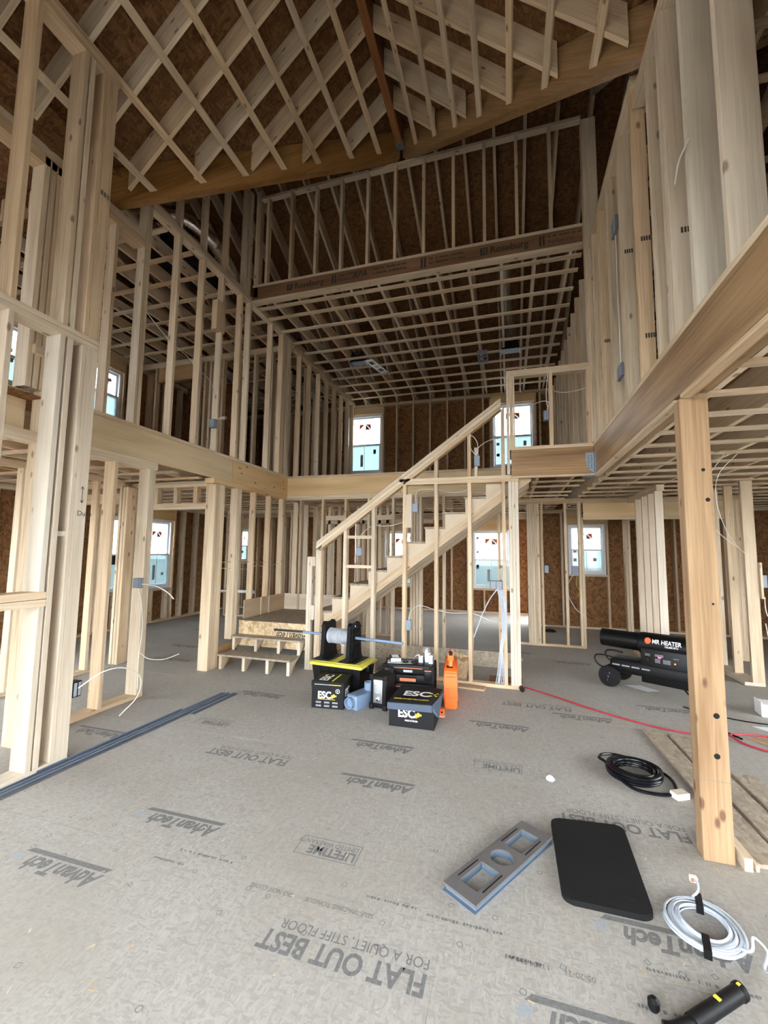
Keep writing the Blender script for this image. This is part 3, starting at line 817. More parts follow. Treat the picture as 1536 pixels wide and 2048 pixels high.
for k in range(2):
    smudge('lettering', 26, lambda u, v: (-1.72 + u, 5.1286, 5.222 + .062 * k + v), 60 + k, 'print_black', wa, .016, .038)
    box('lettering', -1.06 + .045 * k, -1.035 + .045 * k, 5.1286, 5.1291, 5.19, 5.33, 'print_black', wa)
    smudge('lettering', 26, lambda u, v: (-.95 + u, 5.1286, 5.222 + .062 * k + v), 70 + k, 'print_black', wa, .016, .038)

# ------------------------------------------------------------------ right wall of the upper storey (x = .9)
XR = .90
wr = struct('wall_right_upper', (XR, 3.5, 2.71))
rs = [(1.60, .038), (1.99, .038), (2.325, .042), (2.60, .045), (2.65, .045), (2.86, .04), (3.22, .05), (3.60, .045), (3.645, .04), (4.0, .045), (4.045, .04), (4.40, .045), (4.445, .04), (4.72, .045), (4.82, .04), (4.95, .05)]
for a, w_ in rs:
    near = a < 3.15
    box('stud', XR + (0.0 if near else .001), XR + (D6 if a < 2.8 else .092), a, a + w_, 2.712, 4.73 if near else 4.93, 'lumber_white' if a < 2.7 else 'lumber', wr, b=.0015)
box('bottom_plate', XR - .002, XR + D6, .5, 5.0, 2.675, 2.71, 'lumber', wr)
box('top_plate', XR, XR + D6, .5, 3.19, 4.73, 4.77, 'lumber', wr); box('top_plate', XR, XR + D6, .5, 3.19, 4.772, 4.81, 'lumber', wr)
box('top_plate', XR, XR + D6, 3.2, 5.13, 4.93, 4.97, 'lumber', wr); box('top_plate', XR, XR + D6, 3.2, 5.13, 4.972, 5.01, 'lumber', wr)
for a in (5.0, 5.04, 5.085): box('stud', XR - .02, XR + .13, a, a + .038, 2.72, 6.6, 'lumber', wr)
for a in seq(5.3, 11): box('stud', XR + .02, XR + .02 + T4, a, a + .038, 2.75, 5.05, 'lumber', wr)
for y_, x_, z_ in ((3.219, .93, 3.72), (3.219, .93, 3.0), (3.599, .92, 3.9), (2.599, .95, 3.3), (4.399, .92, 3.55)):
    for i in range(4): quad('grade_stamp', [(x_ + .016 * i, y_, z_), (x_ + .016 * i + .011, y_, z_), (x_ + .016 * i + .011, y_, z_ + .035), (x_ + .016 * i, y_, z_ + .035)], 'print_black', wr)

# ------------------------------------------------------------------ partitions of the ground floor, right side
wp = struct('wall_right', (1.5, 7.5, 0))
Y7 = 7.5
box('bottom_plate', .12, 1.15, Y7, Y7 + T4, 0, .038, 'lumber', wp)
box('top_plate', .10, 3.4, Y7, Y7 + T4, 2.36, 2.395, 'lumber', wp)
box('top_plate', .10, 3.4, Y7, Y7 + T4, 2.323, 2.358, 'lumber', wp)
for k in range(5): box('stud', .285 + .039 * k, .322 + .039 * k, Y7, Y7 + T4 + .05, .038, 2.323, 'lumber', wp)
for x in (.50, .865, 1.075, 1.115): box('stud', x, x + .036, Y7, Y7 + T4, .038, 2.323, 'lumber', wp)
box('door_header', 1.13, 2.06, Y7, Y7 + T4, 2.09, 2.32, 'lvl_pale', wp); box('header_plate', 1.15, 2.06, Y7, Y7 + T4, 2.05, 2.088, 'lumber', wp)
for k in range(3): box('stud', 2.07 + .045 * k, 2.11 + .045 * k, Y7, Y7 + .16, .0, 2.323, 'lumber', wp)
box('door_header', 2.21, 3.10, Y7, Y7 + T4, 2.09, 2.32, 'lvl_pale', wp); box('header_plate', 2.21, 3.1, Y7, Y7 + T4, 2.05, 2.088, 'lumber', wp)
for k in range(5): box('stud', 3.12 + .042 * k, 3.16 + .042 * k, Y7 - .08, Y7 + .1, 0, 2.323, 'lumber', wp)
wq = struct('wall_closet_right', (1.9, 6.8, 0))
for i, a in enumerate((6.17, 6.44, 6.73, 7.05)): box('stud', 1.80, 1.89, a, a + .038, .038, 2.31, 'lumber_white', wq)
box('top_plate', 1.80, 1.89, 6.1, 7.49, 2.31, 2.385, 'lumber', wq); box('bottom_plate', 1.80, 1.89, 6.1, 7.49, 0, .038, 'lumber', wq)
wq2 = struct('wall_closet_far_right', (2.7, 6.1, 0))
box('stud', 2.68, 2.80, 6.07, 6.11, .038, 2.40, 'lumber', wq2); box('bottom_plate', 2.6, 2.8, 6.07, 7.4, 0, .038, 'lumber_white', wq2)
for a in (6.5, 6.9, 7.3): box('stud', 2.69, 2.78, a, a + .038, .038, 2.40, 'lumber', wq2)
box('backing_board', 2.81, 2.83, 6.04, 6.22, 1.0, 1.42, 'lumber', wq2)
# inner partition near the far right window
wi = struct('wall_inner_right', (2.3, 8.9, 0))
for i, x in enumerate((2.06, 2.11, 2.33, 2.39, 2.45)): box('stud', x, x + .045, 8.85, 8.99, .038, 2.4, 'lumber', wi)
box('header_plate', 2.16, 2.33, 8.85, 8.94, 2.12, 2.2, 'lumber', wi); box('bottom_plate', 2.04, 2.5, 8.85, 8.99, 0, .038, 'lumber', wi)

# ------------------------------------------------------------------ partitions of the ground floor, left side
w1 = struct('wall_hall_left', (-4.3, 4.6, 0))
box('top_plate', -5.0, -3.75, 4.58, 4.67, 2.355, 2.39, 'lumber', w1); box('top_plate', -5.0, -3.75, 4.58, 4.67, 2.318, 2.353, 'lumber', w1)
box('header_plate', -4.92, -3.75, 4.58, 4.67, 2.06, 2.098, 'lumber', w1); box('header_plate', -4.92, -3.75, 4.58, 4.67, 2.02, 2.058, 'lumber', w1)
for x in (-4.62, -4.30, -3.98): box('cripple_stud', x, x + .06, 4.585, 4.665, 2.10, 2.316, 'lumber', w1)
for x in (-5.03, -4.975, -4.93): box('stud', x, x + .038, 4.42, 4.56, .0, 2.318, 'lumber', w1)
box('stud', -5.0, -4.95, 4.62, 4.66, 0, 2.3, 'lumber_white', w1)
w2 = struct('wall_hall_far_left', (-5.5, 4.5, 0))
box('header_plate', -6.2, -5.04, 4.46, 4.55, 2.10, 2.24, 'lumber', w2); box('top_plate', -6.2, -5.04, 4.46, 4.55, 2.32, 2.39, 'lumber', w2)
for x in (-6.1, -5.7, -5.3): box('cripple_stud', x, x + .05, 4.46, 4.55, 2.24, 2.32, 'lumber', w2)
for x in (-6.24, -6.2): box('stud', x, x + .038, 4.46, 4.55, 0, 2.32, 'lumber', w2)
w8 = struct('wall_front_room_left', (-4.9, 3.2, 0))
for a in (2.35, 2.75, 3.15, 3.2, 3.6, 4.0): box('stud', -5.0, -4.911, a, a + .038, .038, 2.33, 'lumber', w8)
box('bottom_plate', -5.0, -4.911, 2.3, 4.1, 0, .038, 'lumber', w8); box('top_plate', -5.0, -4.911, 2.3, 4.38, 2.33, 2.40, 'lumber', w8)
w3 = struct('wall_back_hall', (-5, 8.4, 0))
for i in range(9): box('stud', -6.3 + .33 * i, -6.262 + .33 * i, 8.4, 8.49, .038, 2.33, 'lumber', w3)
box('top_plate', -6.3, -3.65, 8.4, 8.49, 2.33, 2.40, 'lumber', w3); box('bottom_plate', -6.3, -3.65, 8.4, 8.49, 0, .038, 'lumber', w3)
w4 = struct('wall_closet_back', (-2.9, 7.4, 0))
for x in (-3.45, -3.3, -3.1, -2.95, -2.72, -2.62, -2.5, -2.3, -2.15, -2.05): box('stud', x, x + .05, 7.4, 7.49, .038, 2.33, 'lumber', w4)
box('top_plate', -3.5, -1.3, 7.4, 7.49, 2.0, 2.08, 'lumber', w4); box('top_plate', -3.5, -1.3, 7.4, 7.49, 2.33, 2.40, 'lumber', w4); box('bottom_plate', -3.5, -2.0, 7.4, 7.49, 0, .038, 'lumber', w4)
# upper storey, left rooms
w5 = struct('wall_upper_hall_left', (-5.2, 6.45, 2.71))
box('top_plate', -7.0, -3.7, 6.42, 6.51, 5.03, 5.11, 'lumber', w5)
box('door_header', -6.55, -5.72, 6.44, 6.51, 4.74, 5.03, 'plywood', w5)
for x in (-6.62, -5.70, -5.62, -5.47, -5.35, -5.08, -4.75, -4.4, -4.05): box('stud', x, x + .045, 6.42, 6.51, 2.75, 5.03, 'lumber', w5)
box('osb_panel', -6.9, -5.6, 7.6, 7.62, 2.72, 5.1, 'osb_wall', w5)
w6 = struct('wall_upper_closet_left', (-4.2, 5.4, 2.71))
for y_ in (7.0, 7.4, 7.8, 8.2, 8.6): box('stud', -4.3, -4.21, y_, y_ + .038, 2.75, 5.1, 'lumber', w6)
for x in (-4.2, -4.0, -3.85): box('stud', x, x + .038, 7.3, 7.39, 2.75, 5.1, 'lumber', w6)
w7 = struct('wall_upper_back_left', (-3.6, 8, 2.71))
for a in (6.7, 7.1, 7.5, 7.9, 8.3, 8.7, 9.1, 9.4): box('stud', XL - T4, XL, a, a + .038, 2.75, 5.04, 'lumber', w7)
box('top_plate', XL - T4, XL, 6.42, 9.6, 5.04, 5.11, 'lumber', w7)

# ------------------------------------------------------------------ stair wall (face y = 5.04)
YS = 5.04
ws = struct('wall_stair', (-1.2, YS, 0))
def sp(x, off=0.0): return 1.61 + .734 * (x + 2.407) + off      # top edge of the sloping plates
def sstud(x0, x1, z0, z1, m='lumber'): return box('stud', x0, x1, YS, YS + T4, z0, z1, m, ws, b=.0012)
box('bottom_plate', -2.40, .115, YS, YS + T4, 0, .038, 'lumber', ws)
for k in range(3):
    o0, o1 = -.0475 * k, -.0475 * (k + 1) + .002
    xa, xb = (-2.407, -.075) if k < 2 else (-2.33, -.075)
    prism('sloping_plate', [(xa, sp(xa, o0)), (xb, sp(xb, o0)), (xb, sp(xb, o1)), (xa, sp(xa, o1))], 'y', YS - .002, YS + T4, 'lumber', ws, gdir=(1, 0, .734))
sstud(-2.407, -2.37, .038, 1.51, 'lumber_white')
sstud(-2.369, -2.333, .038, 1.50)
for x in (-2.03, -1.655, -1.255): 
    prism('stud', [(x, .038), (x + .042, .038), (x + .042, min(sp(x + .042, -.142), 2.318)), (x, min(sp(x, -.142), 2.318))], 'y', YS, YS + T4, 'lumber', ws)
for x in (-.865, -.468, -.079): 
    sstud(x, x + .041, .038, 2.318)
    z1 = min(sp(x, -.143), 3.2)
    prism('stud', [(x, 2.395), (x + .041, 2.395), (x + .041, z1 + .03), (x, z1)], 'y', YS, YS + T4, 'lumber', ws)
box('plate', -1.30, .11, YS - .002, YS + T4, 2.356, 2.394, 'lumber', ws); box('plate', -1.25, .11, YS - .002, YS + T4, 2.318, 2.354, 'lumber', ws)
for k in range(3): sstud(-.004 + .0365 * k, .031 + .0365 * k, .038, 2.317, 'lumber_white')
for z in (1.655, 1.285): box('blocking', -1.988, -1.657, YS + .01, YS + .055, z, z + .038, 'lumber', ws)
box('backing_board', -1.212, -1.143, YS - .001, YS + .02, 1.79, 2.20, 'lumber_white', ws)
box('backing_board', -.385, -.352, YS, YS + T4, 2.395, 2.74, 'lumber_white', ws)
# newel
box('newel_board', -2.515, -2.475, YS - .03, YS + .055, 0, 1.42, 'lumber_white', ws, b=.002); box('newel_board', -2.473, -2.45, YS - .03, YS + .05, 0, 1.42, 'lumber_white', ws, b=.002)
for z0, z1 in ((0.0, .12), (.62, .80), (1.30, 1.42)): box('newel_block', -2.449, -2.41, YS - .02, YS + .055, z0, z1, 'lumber_white', ws)
# half wall at the head of the stair
wh = struct('wall_stair_head', (.45, 5.0, 2.68))
box('bottom_plate', .02, .895, 4.995, 5.085, 2.672, 2.71, 'lumber', wh)
box('top_plate', -.012, .895, 4.995, 5.085, 3.585, 3.622, 'lumber', wh); box('top_plate', .02, .895, 4.995, 5.085, 3.546, 3.583, 'lumber', wh)
for x in (.022, .455, .845): box('stud', x, x + .038, 4.995, 5.085, 2.71, 3.546, 'lumber', wh)
box('stud', -.012, .019, 4.995, 5.085, 2.395, 3.585, 'lumber_white', wh); box('stud', .062, .08, 4.995, 5.085, 2.71, 3.546, 'lumber', wh)

# ------------------------------------------------------------------ staircase
st = empty('staircase', (-2.465, 5.6, .54), 'unfinished wooden staircase with sawtooth stringers rising behind the stud wall', 'stairs')
RUN, RISE, X0, Z0 = .2447, .1808, -2.465, .54
for yy in (5.17, 5.66, 6.14):
    pts = []
    for k in range(11):
        pts += [(X0 + RUN * k, Z0 + RISE * k - .026), (X0 + RUN * k, Z0 + RISE * (k + 1) - .026)]
    pts += [(X0 + RUN * 11, Z0 + RISE * 11 - .026)]
    lo = lambda x: 1.30 + .7295 * (x + 1.189)
    pts += [(X0 + RUN * 11, lo(X0 + RUN * 11)), (X0, max(lo(X0), .2))]
    prism('stringer', pts, 'y', yy, yy + .035, 'stair_board', st, gdir=(1, 0, .73))
lo2 = lambda x: 1.285 + .727 * (x + 1.189)
for yy, m_ in ((5.132, 'lumber'), (5.70, 'lumber'), (6.18, 'lumber')):
    prism('stringer_brace', [(-2.32, lo2(-2.32)), (.25, lo2(.25)), (.25, lo2(.25) + .075), (.17, lo2(.17) + .118), (-2.32, lo2(-2.32) + .118)], 'y', yy, yy + .036, m_, st, gdir=(1, 0, .73))
for k in range(11):
    xk, zk = X0 + RUN * k, Z0 + RISE * (k + 1)
    box('tread', xk - .012, xk + RUN, 5.16, 6.19, zk - .025, zk, 'osb_tread', st, gdir='world')
    box('riser', xk + .001, xk + .013, 5.207, 6.18, zk - RISE, zk - .027, 'stair_board', st)
ld = empty('stair_landing', (-3.05, 5.7, 0), 'square stair landing platform with osb riser and plywood upstand', 'landing')
box('platform', -3.59, -2.50, 5.13, 6.34, .518, .54, 'osb_tread', ld, gdir='world')
box('platform_riser', -3.56, -2.53, 5.10, 5.13, .21, .54, 'osb_pale', ld, gdir='world')
box('platform_side', -2.54, -2.517, 5.16, 6.34, 0, .517, 'plywood', ld)
for x in (-3.5, -3.1, -2.7): box('joist', x, x + .038, 5.14, 6.3, .33, .517, 'lumber', ld)
box('upstand', -3.594, -3.578, 5.23, 6.345, .54, .795, 'plywood', ld)
box('upstand', -3.577, -2.42, 6.335, 6.352, .54, .79, 'stair_board', ld)
box('upstand', -3.62, -3.602, 4.735, 5.13, 0, .26, 'lvl_brown', ld)
for y_ in (5.63, 5.85): box('upstand_batten', -3.577, -3.565, y_, y_ + .03, .54, .793, 'lumber', ld)
for x in (-3.34, ): box('upstand_batten', x, x + .035, 6.32, 6.334, .54, .789, 'lumber', ld)
quad('riser_print', [(-2.55, 5.0992, .462), (-3.02, 5.0992, .462), (-3.02, 5.0992, .430), (-2.55, 5.0992, .430)], 'print_black', ld)
text('riser_print', 'AdvanTech', .115, frame((-2.545, 5.0992, .418), (-1, 0, 0), (0, 0, -1)), 'print_black', ld, shear=.28, fat=.002, sx=.82)
bs = empty('box_steps', (-3.05, 4.85, 0), 'two temporary wooden box steps below the landing', 'steps')
for x in (-3.54, -3.205, -2.87, -2.585):
    prism('step_support', [(4.69, 0), (4.73, 0), (5.09, .30), (5.09, .34), (4.945, .34), (4.945, .16), (4.69, .16)], 'x', x, x + .038, 'lumber', bs, gdir=(0, 1, 1))
    box('step_end', x, x + .038, 4.684, 4.6895, 0, .16, 'lumber_white', bs); box('step_end', x, x + .038, 4.939, 4.9445, .185, .34, 'lumber_white', bs)
hexa('tread', [(-3.56, 4.67, .16), (-2.54, 4.67, .16), (-2.54, 4.94, .16), (-3.56, 4.94, .16)], [(-3.56, 4.67, .182), (-2.54, 4.67, .182), (-2.54, 4.94, .182), (-3.56, 4.94, .182)], 'osb_tread', bs, 'world')
hexa('tread', [(-3.56, 4.925, .34), (-2.54, 4.925, .34), (-2.54, 5.098, .34), (-3.56, 5.098, .34)], [(-3.56, 4.925, .362), (-2.54, 4.925, .362), (-2.54, 5.098, .362), (-3.56, 5.098, .362)], 'osb_tread', bs, 'world')

# ------------------------------------------------------------------ beams and post
bt = empty('laminated_beam', (.965, 2.7, 2.37), 'long brown laminated beam carried by the timber post', 'beam')
box('beam_ply', .90, .944, .2, 5.0, 2.37, 2.672, 'lvl_brown', bt, b=.001); box('beam_ply', .945, .989, .2, 5.0, 2.37, 2.672, 'lvl_brown', bt); box('beam_ply', .990, 1.033, .2, 5.0, 2.37, 2.672, 'lvl_brown', bt)
box('nailer', .902, .952, .2, 2.597, 2.345, 2.369, 'lumber', bt); box('nailer', .902, .952, 2.69, 5.05, 2.345, 2.369, 'lumber', bt)
bt2 = empty('laminated_header', (.46, 5.02, 2.37), 'short brown laminated header at the stair opening, hung on a steel hanger', 'beam')
box('beam_ply', .035, .895, 5.0, 5.045, 2.372, 2.67, 'lvl_brown', bt2); box('beam_ply', .035, .895, 5.046, 5.09, 2.372, 2.67, 'lvl_brown', bt2)
box('nailer', .02, .90, 5.003, 5.06, 2.352, 2.371, 'lumber', bt2)
hg = empty('joist_hanger', (.88, 4.99, 2.4), 'galvanised steel joist hanger where the short header meets the long beam', 'hanger')
prism('hanger_flange', [(.815, 2.60), (.894, 2.60), (.894, 2.37), (.83, 2.43), (.812, 2.52)], 'y', 4.993, 4.999, 'galv', hg)
box('hanger_flange', .8945, .8995, 4.93, 4.999, 2.375, 2.60, 'galv', hg); box('hanger_seat', .80, .899, 4.96, 5.09, 2.345, 2.3515, 'galv', hg)
for i in range(6):
    for j in range(2): box('nail', .835 + .03 * j, .845 + .03 * j, 4.991, 4.993, 2.43 + .026 * i, 2.438 + .026 * i, 'print_black', hg)
po = empty('timber_post', (.965, 2.64, 0), 'square laminated timber post standing under the long brown beam', 'post')
pc = box('post_core', .897, 1.030, 2.60, 2.685, 0, 2.345, 'post_timber', po, b=.0025)
box('post_cap', .955, 1.030, 2.60, 2.685, 2.345, 2.369, 'post_timber', po)
for x, z, r in ((.985, .695, .014), (.978, .50, .014), (.99, 1.95, .009), (1.003, 1.79, .011), (.999, 1.25, .006)):
    lathe('knot', [(r, 0), (r, .0007), (r * .6, .0010)], (x, 2.5997, z), (0, -1, 0), 'dark_rubber', pc, 12)
for z, w_ in ((.31, .06),): quad('pencil_line', [(.90, 2.5995, .385), (1.028, 2.5995, .381), (1.028, 2.5995, .379), (.90, 2.5995, .383)], 'print_grey', pc)

# ================================================================== THINGS
def at(x, y, z=0, rz=0.0): CUR[0] = Matrix.Translation((x, y, z)) @ Matrix.Rotation(math.radians(rz), 4, 'Z')
def home(): CUR[0] = Matrix.Identity(4)

# ---- closed black carton
at(-1.705, 4.02, 0, 6)
b1 = empty('cardboard_box', (0, 0, 0), 'closed black carton with white logo and hand hole in front of the tote', 'box')
L_, W_, H_ = .158, .152, .235
box('carton_body', -L_, L_, -W_, W_, 0, H_ - .03, 'black_card', b1)
box('carton_lid', -L_ - .004, L_ + .004, -W_ - .004, W_ + .004, H_ - .035, H_ + .012, 'black_card', b1)
rbox('hand_hole', -.045, .045, -W_ - .0012, -W_ + .01, .165, .188, 'dark_rubber', b1, r=.008, seg=2)
def esc(par, ox, oz, s, y_, dark=False):
    fr = frame((ox, y_, oz), (1, 0, 0), (0, 0, 1))
    text('lettering', 'ESC', s, fr, 'white_print', par, fat=s * .035, sx=.92)
    q = s * .17
    for i, (dx, dz) in enumerate(((0, 0), (0, 1.15), (1.15, .6), (1.15, 1.75), (2.3, 1.15))):
        X_ = ox + s * 1.55 + dx * q; Z_ = oz + dz * q
        quad('logo_square', [(X_, y_, Z_), (X_ + q, y_, Z_), (X_ + q, y_, Z_ + q), (X_, y_, Z_ + q)], 'yellow_print', par)
esc(b1, -.098, .095, .088, -W_ - .0008)
quad('print_bar', [(-.10, -W_ - .0008, .083), (.075, -W_ - .0008, .083), (.075, -W_ - .0008, .087), (-.10, -W_ - .0008, .087)], 'yellow_print', b1)
for i in range(3):
    for j in range(2):
        for k in range(2): quad('print_line', [(-.115 + .082 * i, -W_ - .0008, .058 - .032 * j - .009 * k), (-.062 + .082 * i, -W_ - .0008, .058 - .032 * j - .009 * k), (-.062 + .082 * i, -W_ - .0008, .064 - .032 * j - .009 * k), (-.115 + .082 * i, -W_ - .0008, .064 - .032 * j - .009 * k)], 'grey_print', b1)
quad('print_line', [(-.13, -W_ - .0048, .218), (.10, -W_ - .0048, .218), (.10, -W_ - .0048, .224), (-.13, -W_ - .0048, .224)], 'grey_print', b1)
quad('print_line', [(.02, -W_ - .0050, .218), (.135, -W_ - .0050, .218), (.135, -W_ - .0050, .224), (.02, -W_ - .0050, .224)], 'yellow_print', b1)
lathe('round_emblem', [(.021, 0), (.021, .0006)], (.10, -W_ - .0006, .165), (0, -1, 0), 'white_print', b1, 20); lathe('round_emblem', [(.016, 0), (.016, .0005)], (.10, -W_ - .0014, .165), (0, -1, 0), 'black_card', b1, 20)
text('lettering', 'B', .024, frame((.093, -W_ - .0025, .157), (1, 0, 0), (0, 0, 1)), 'white_print', b1)
text('lettering', 'ESC', .12, frame((-.02, -.12, H_ + .0128), (.1, .99, 0), (-.99, .1, 0)), 'white_print', b1, fat=.005)
quad('print_bar', [(.03, -.13, H_ + .0128), (.045, -.13, H_ + .0128), (.065, .12, H_ + .0128), (.05, .12, H_ + .0128)], 'yellow_print', b1)
text('lettering', 'ESC', .095, frame((L_ + .0008, -.10, .10), (0, 1, 0), (0, 0, 1)), 'white_print', b1, fat=.003)
home()

# ---- open black carton with flaps
at(-.832, 3.86, 0, 1)
b2 = empty('cardboard_box', (0, 0, 0), 'black carton with drooping blue-grey open flaps and gold slogan nearest the camera', 'box')
L_, W_, H_ = .196, .175, .165
box('carton_body', -L_, L_, -W_, W_, 0, H_, 'black_card', b2)
hexa('lid', [(-L_ - .012, -W_ - .015, .196), (L_ - .015, -W_ - .015, .206), (L_ + .02, W_ + .06, .212), (-L_ + .02, W_ + .06, .222)], [(-L_ - .012, -W_ - .015, .204), (L_ - .015, -W_ - .015, .214), (L_ + .02, W_ + .06, .22), (-L_ + .02, W_ + .06, .23)], 'black_card', b2)
hexa('flap', [(-L_ - .012, -W_ - .022, .145), (L_ - .015, -W_ - .022, .152), (L_ - .015, -W_ - .017, .152), (-L_ - .012, -W_ - .017, .145)], [(-L_ - .012, -W_ - .02, .198), (L_ - .015, -W_ - .02, .208), (L_ - .015, -W_ - .015, .208), (-L_ - .012, -W_ - .015, .198)], 'card_inside', b2)
hexa('flap', [(L_ - .012, -W_ - .012, .155), (L_ + .035, -W_ + .02, .10), (L_ + .037, -W_ + .022, .10), (L_ - .010, -W_ - .008, .155)], [(L_ - .014, -W_ - .012, .206), (L_ + .03, W_, .205), (L_ + .032, W_ + .002, .208), (L_ - .012, -W_ - .008, .209)], 'card_inside', b2)
esc(b2, -.118, .085, .098, -W_ - .0008)
text('lettering', 'MADE IN THE USA', .018, frame((-.055, -W_ - .0008, .052), (1, 0, 0), (0, 0, 1)), 'white_print', b2, fat=.0006, sx=.75)
tl_ = Vector((0, .25, .016)).normalized()
def lidp(x, y): return (x, y, .2145 + (y + W_ + .015) * .0395 + (x + L_) * .025)
text('lettering', 'DRIVEN TO HELP YOU COMPETE', .033, frame(lidp(-L_ + .035, -W_ + .035), (1, 0, .027), (0, 1, .04)), 'yellow_print', b2, fat=.0008, sx=.62)
text('lettering', 'ESC', .155, frame(lidp(-L_ + .09, -W_ + .13), (1, 0, .027), (0, 1, .04)), 'white_print', b2, fat=.005, sx=.95)
for i, (dx, dy) in enumerate(((0, 0), (.03, .03), (0, .06), (.045, 0), (.05, .06))):
    quad('logo_square', [lidp(.135 + dx, -.03 + dy), lidp(.155 + dx, -.03 + dy), lidp(.155 + dx, -.01 + dy), lidp(.135 + dx, -.01 + dy)], 'yellow_print', b2)
home()

# ---- black tote with yellow lid
at(-1.745, 4.42, 0, -6); CUR[0] = CUR[0] @ Matrix.Diagonal((.93, .93, .885, 1))
tb = empty('storage_tote', (0, 0, 0), 'black plastic storage tote with yellow lid carrying the cable reel stand', 'tote')
hexa('tote_body', [(-.27, -.17, 0), (.27, -.17, 0), (.27, .17, 0), (-.27, .17, 0)], [(-.305, -.20, .325), (.305, -.20, .325), (.305, .20, .325), (-.305, .20, .325)], 'black_plastic', tb)
for x in (-.2, -.1, 0, .1, .2): prism('tote_rib', [(-.178, .02), (-.172, .02), (-.196, .32), (-.208, .32)], 'x', x - .006, x + .006, 'black_plastic', tb)
rbox('lid', -.335, .335, -.225, .225, .325, .36, 'yellow_plastic', tb, r=.014, seg=3)
rbox('lid_panel', -.28, .28, -.17, .17, .355, .365, 'yellow_plastic', tb, r=.004, seg=1)
for x in (-.33, .33): rbox('latch', x - .02, x + .02, -.06, .06, .27, .345, 'black_plastic', tb, r=.008)
home()
# ---- reel stand on the tote
at(-1.79, 4.44, .324, -7.8)
rs_ = empty('cable_reel_stand', (0, 0, 0), 'black reel stand on the yellow lid holding a spool of white cable', 'reel stand')
for sx_, xx in ((-1, -.158), (1, .158)):
    bk = prism('bracket', [(-.165, 0), (.165, 0), (.165, .02), (.135, .07), (.118, .375), (.08, .405), (.05, .388), (-.05, .388), (-.08, .405), (-.118, .375), (-.135, .07), (-.165, .02)], 'x', xx - .02, xx + .02, 'black_plastic', rs_, b=.003)
    for z in (.10, .19, .28, .35): box('bracket_rib', xx + .0225 * sx_, xx + .034 * sx_, -.115, .115, z - .004, z + .004, 'black_plastic', bk) if sx_ > 0 else box('bracket_rib', xx - .034, xx - .0225, -.115, .115, z - .004, z + .004, 'black_plastic', bk)
    for y_ in (-.09, -.045, 0, .045, .09): box('bracket_rib', min(xx + .0225 * sx_, xx + .033 * sx_), max(xx + .0225 * sx_, xx + .033 * sx_), y_ - .004, y_ + .004, .03, .37, 'black_plastic', bk)
    lathe('bracket_hole', [(.014, 0), (.014, .002)], (xx + (.0225 if sx_ > 0 else -.0245), -.02, .36), (1, 0, 0), 'paper', bk, 14)
    rbox('foot', xx - .10, xx + .10, -.16, .16, 0, .012, 'black_plastic', rs_, r=.005, seg=2)
cyl('pipe_axle', (-.50, 0, .242), (.73, .0, .232), .015, 'blue_pvc', rs_, seg=16)
spool = lathe('spool', [(.075, -.138), (.075, .138)], (0, 0, .24), (1, 0, 0), 'grey_print', rs_, 32)
for x in (-.1375, .1375): lathe('spool_flange', [(.085, -.003), (.085, .003)], (x, 0, .24), (1, 0, 0), 'white_plastic', spool, 32)
wr_ = random.Random(5)
for i in range(26):
    pts = []; x_, tilt = -.125 + .01 * i + wr_.uniform(-.01, .01), wr_.uniform(-.03, .03)
    for k in range(25):
        a = 2 * math.pi * k / 24
        pts.append((max(-.128, min(.128, x_ + tilt * math.sin(a + i))), .0785 * math.cos(a), .24 + .0785 * math.sin(a)))
    tube('cable_turn', pts, .0035, 'white_cable', spool, seg=6, n=0)
tube('cable_turn', [(.02, -.08, .25), (.04, -.085, .20), (.06, -.088, .155), (.085, -.07, .15), (.10, -.075, .20)], .0035, 'white_cable', spool, seg=6)
home()

# ---- blue grey conduit fitting box
at(-1.405, 4.06, 0, -22)
pv = empty('conduit_box', (0, 0, 0), 'blue-grey pvc conduit fitting with round hubs beside the closed carton', 'conduit fitting')
rbox('box_body', -.065, .065, -.15, .17, .0, .125, 'blue_pvc', pv, r=.006, seg=2)
box('cover_plate', -.062, .062, -.14, .16, .1255, .131, 'blue_pvc', pv, b=.002)
lathe('hub', [(.052, 0), (.052, .045), (.045, .045), (.042, .01)], (-.005, -.15, .064), (0, -1, 0), 'blue_pvc', pv, 24)
lathe('hub', [(.047, 0), (.047, .08), (.040, .08), (.037, .02)], (.01, .09, .125), (0, 0, 1), 'blue_pvc', pv, 24)
for y_ in (-.1, .13): cyl('screw', (.0, y_, .131), (.0, y_, .134), .007, 'steel', pv)
home()

# ---- black jobsite radio
at(-1.205, 4.115, 0, -8)
ra = empty('jobsite_radio', (0, 0, 0), 'upright black jobsite device with silver face beside the tool boxes', 'radio')
rbox('radio_body', -.085, .085, -.12, .11, .01, .31, 'black_plastic', ra, r=.022, seg=3)
rbox('face_plate', -.05, .045, -.128, -.115, .06, .275, 'steel', ra, r=.006, seg=2)
rbox('display', -.032, .03, -.131, -.122, .15, .225, 'grey_print', ra, r=.004, seg=1)
lathe('dial', [(.024, 0), (.024, .012), (.018, .016)], (.0, -.127, .095), (0, -1, 0), 'steel', ra, 20)
lathe('dial', [(.008, 0), (.008, .006)], (.0, -.142, .095), (0, -1, 0), 'black_plastic', ra, 16)
for x in (-.07, .07):
    rbox('corner_guard', x - .022, x + .022, -.135, -.10, .0, .05, 'dark_rubber', ra, r=.008, seg=2); rbox('corner_guard', x - .022, x + .022, -.135, -.10, .275, .32, 'dark_rubber', ra, r=.008, seg=2)
tube('carry_handle', [(-.07, .05, .30), (-.06, .05, .345), (.06, .05, .345), (.07, .05, .30)], .012, 'black_plastic', ra)
home()

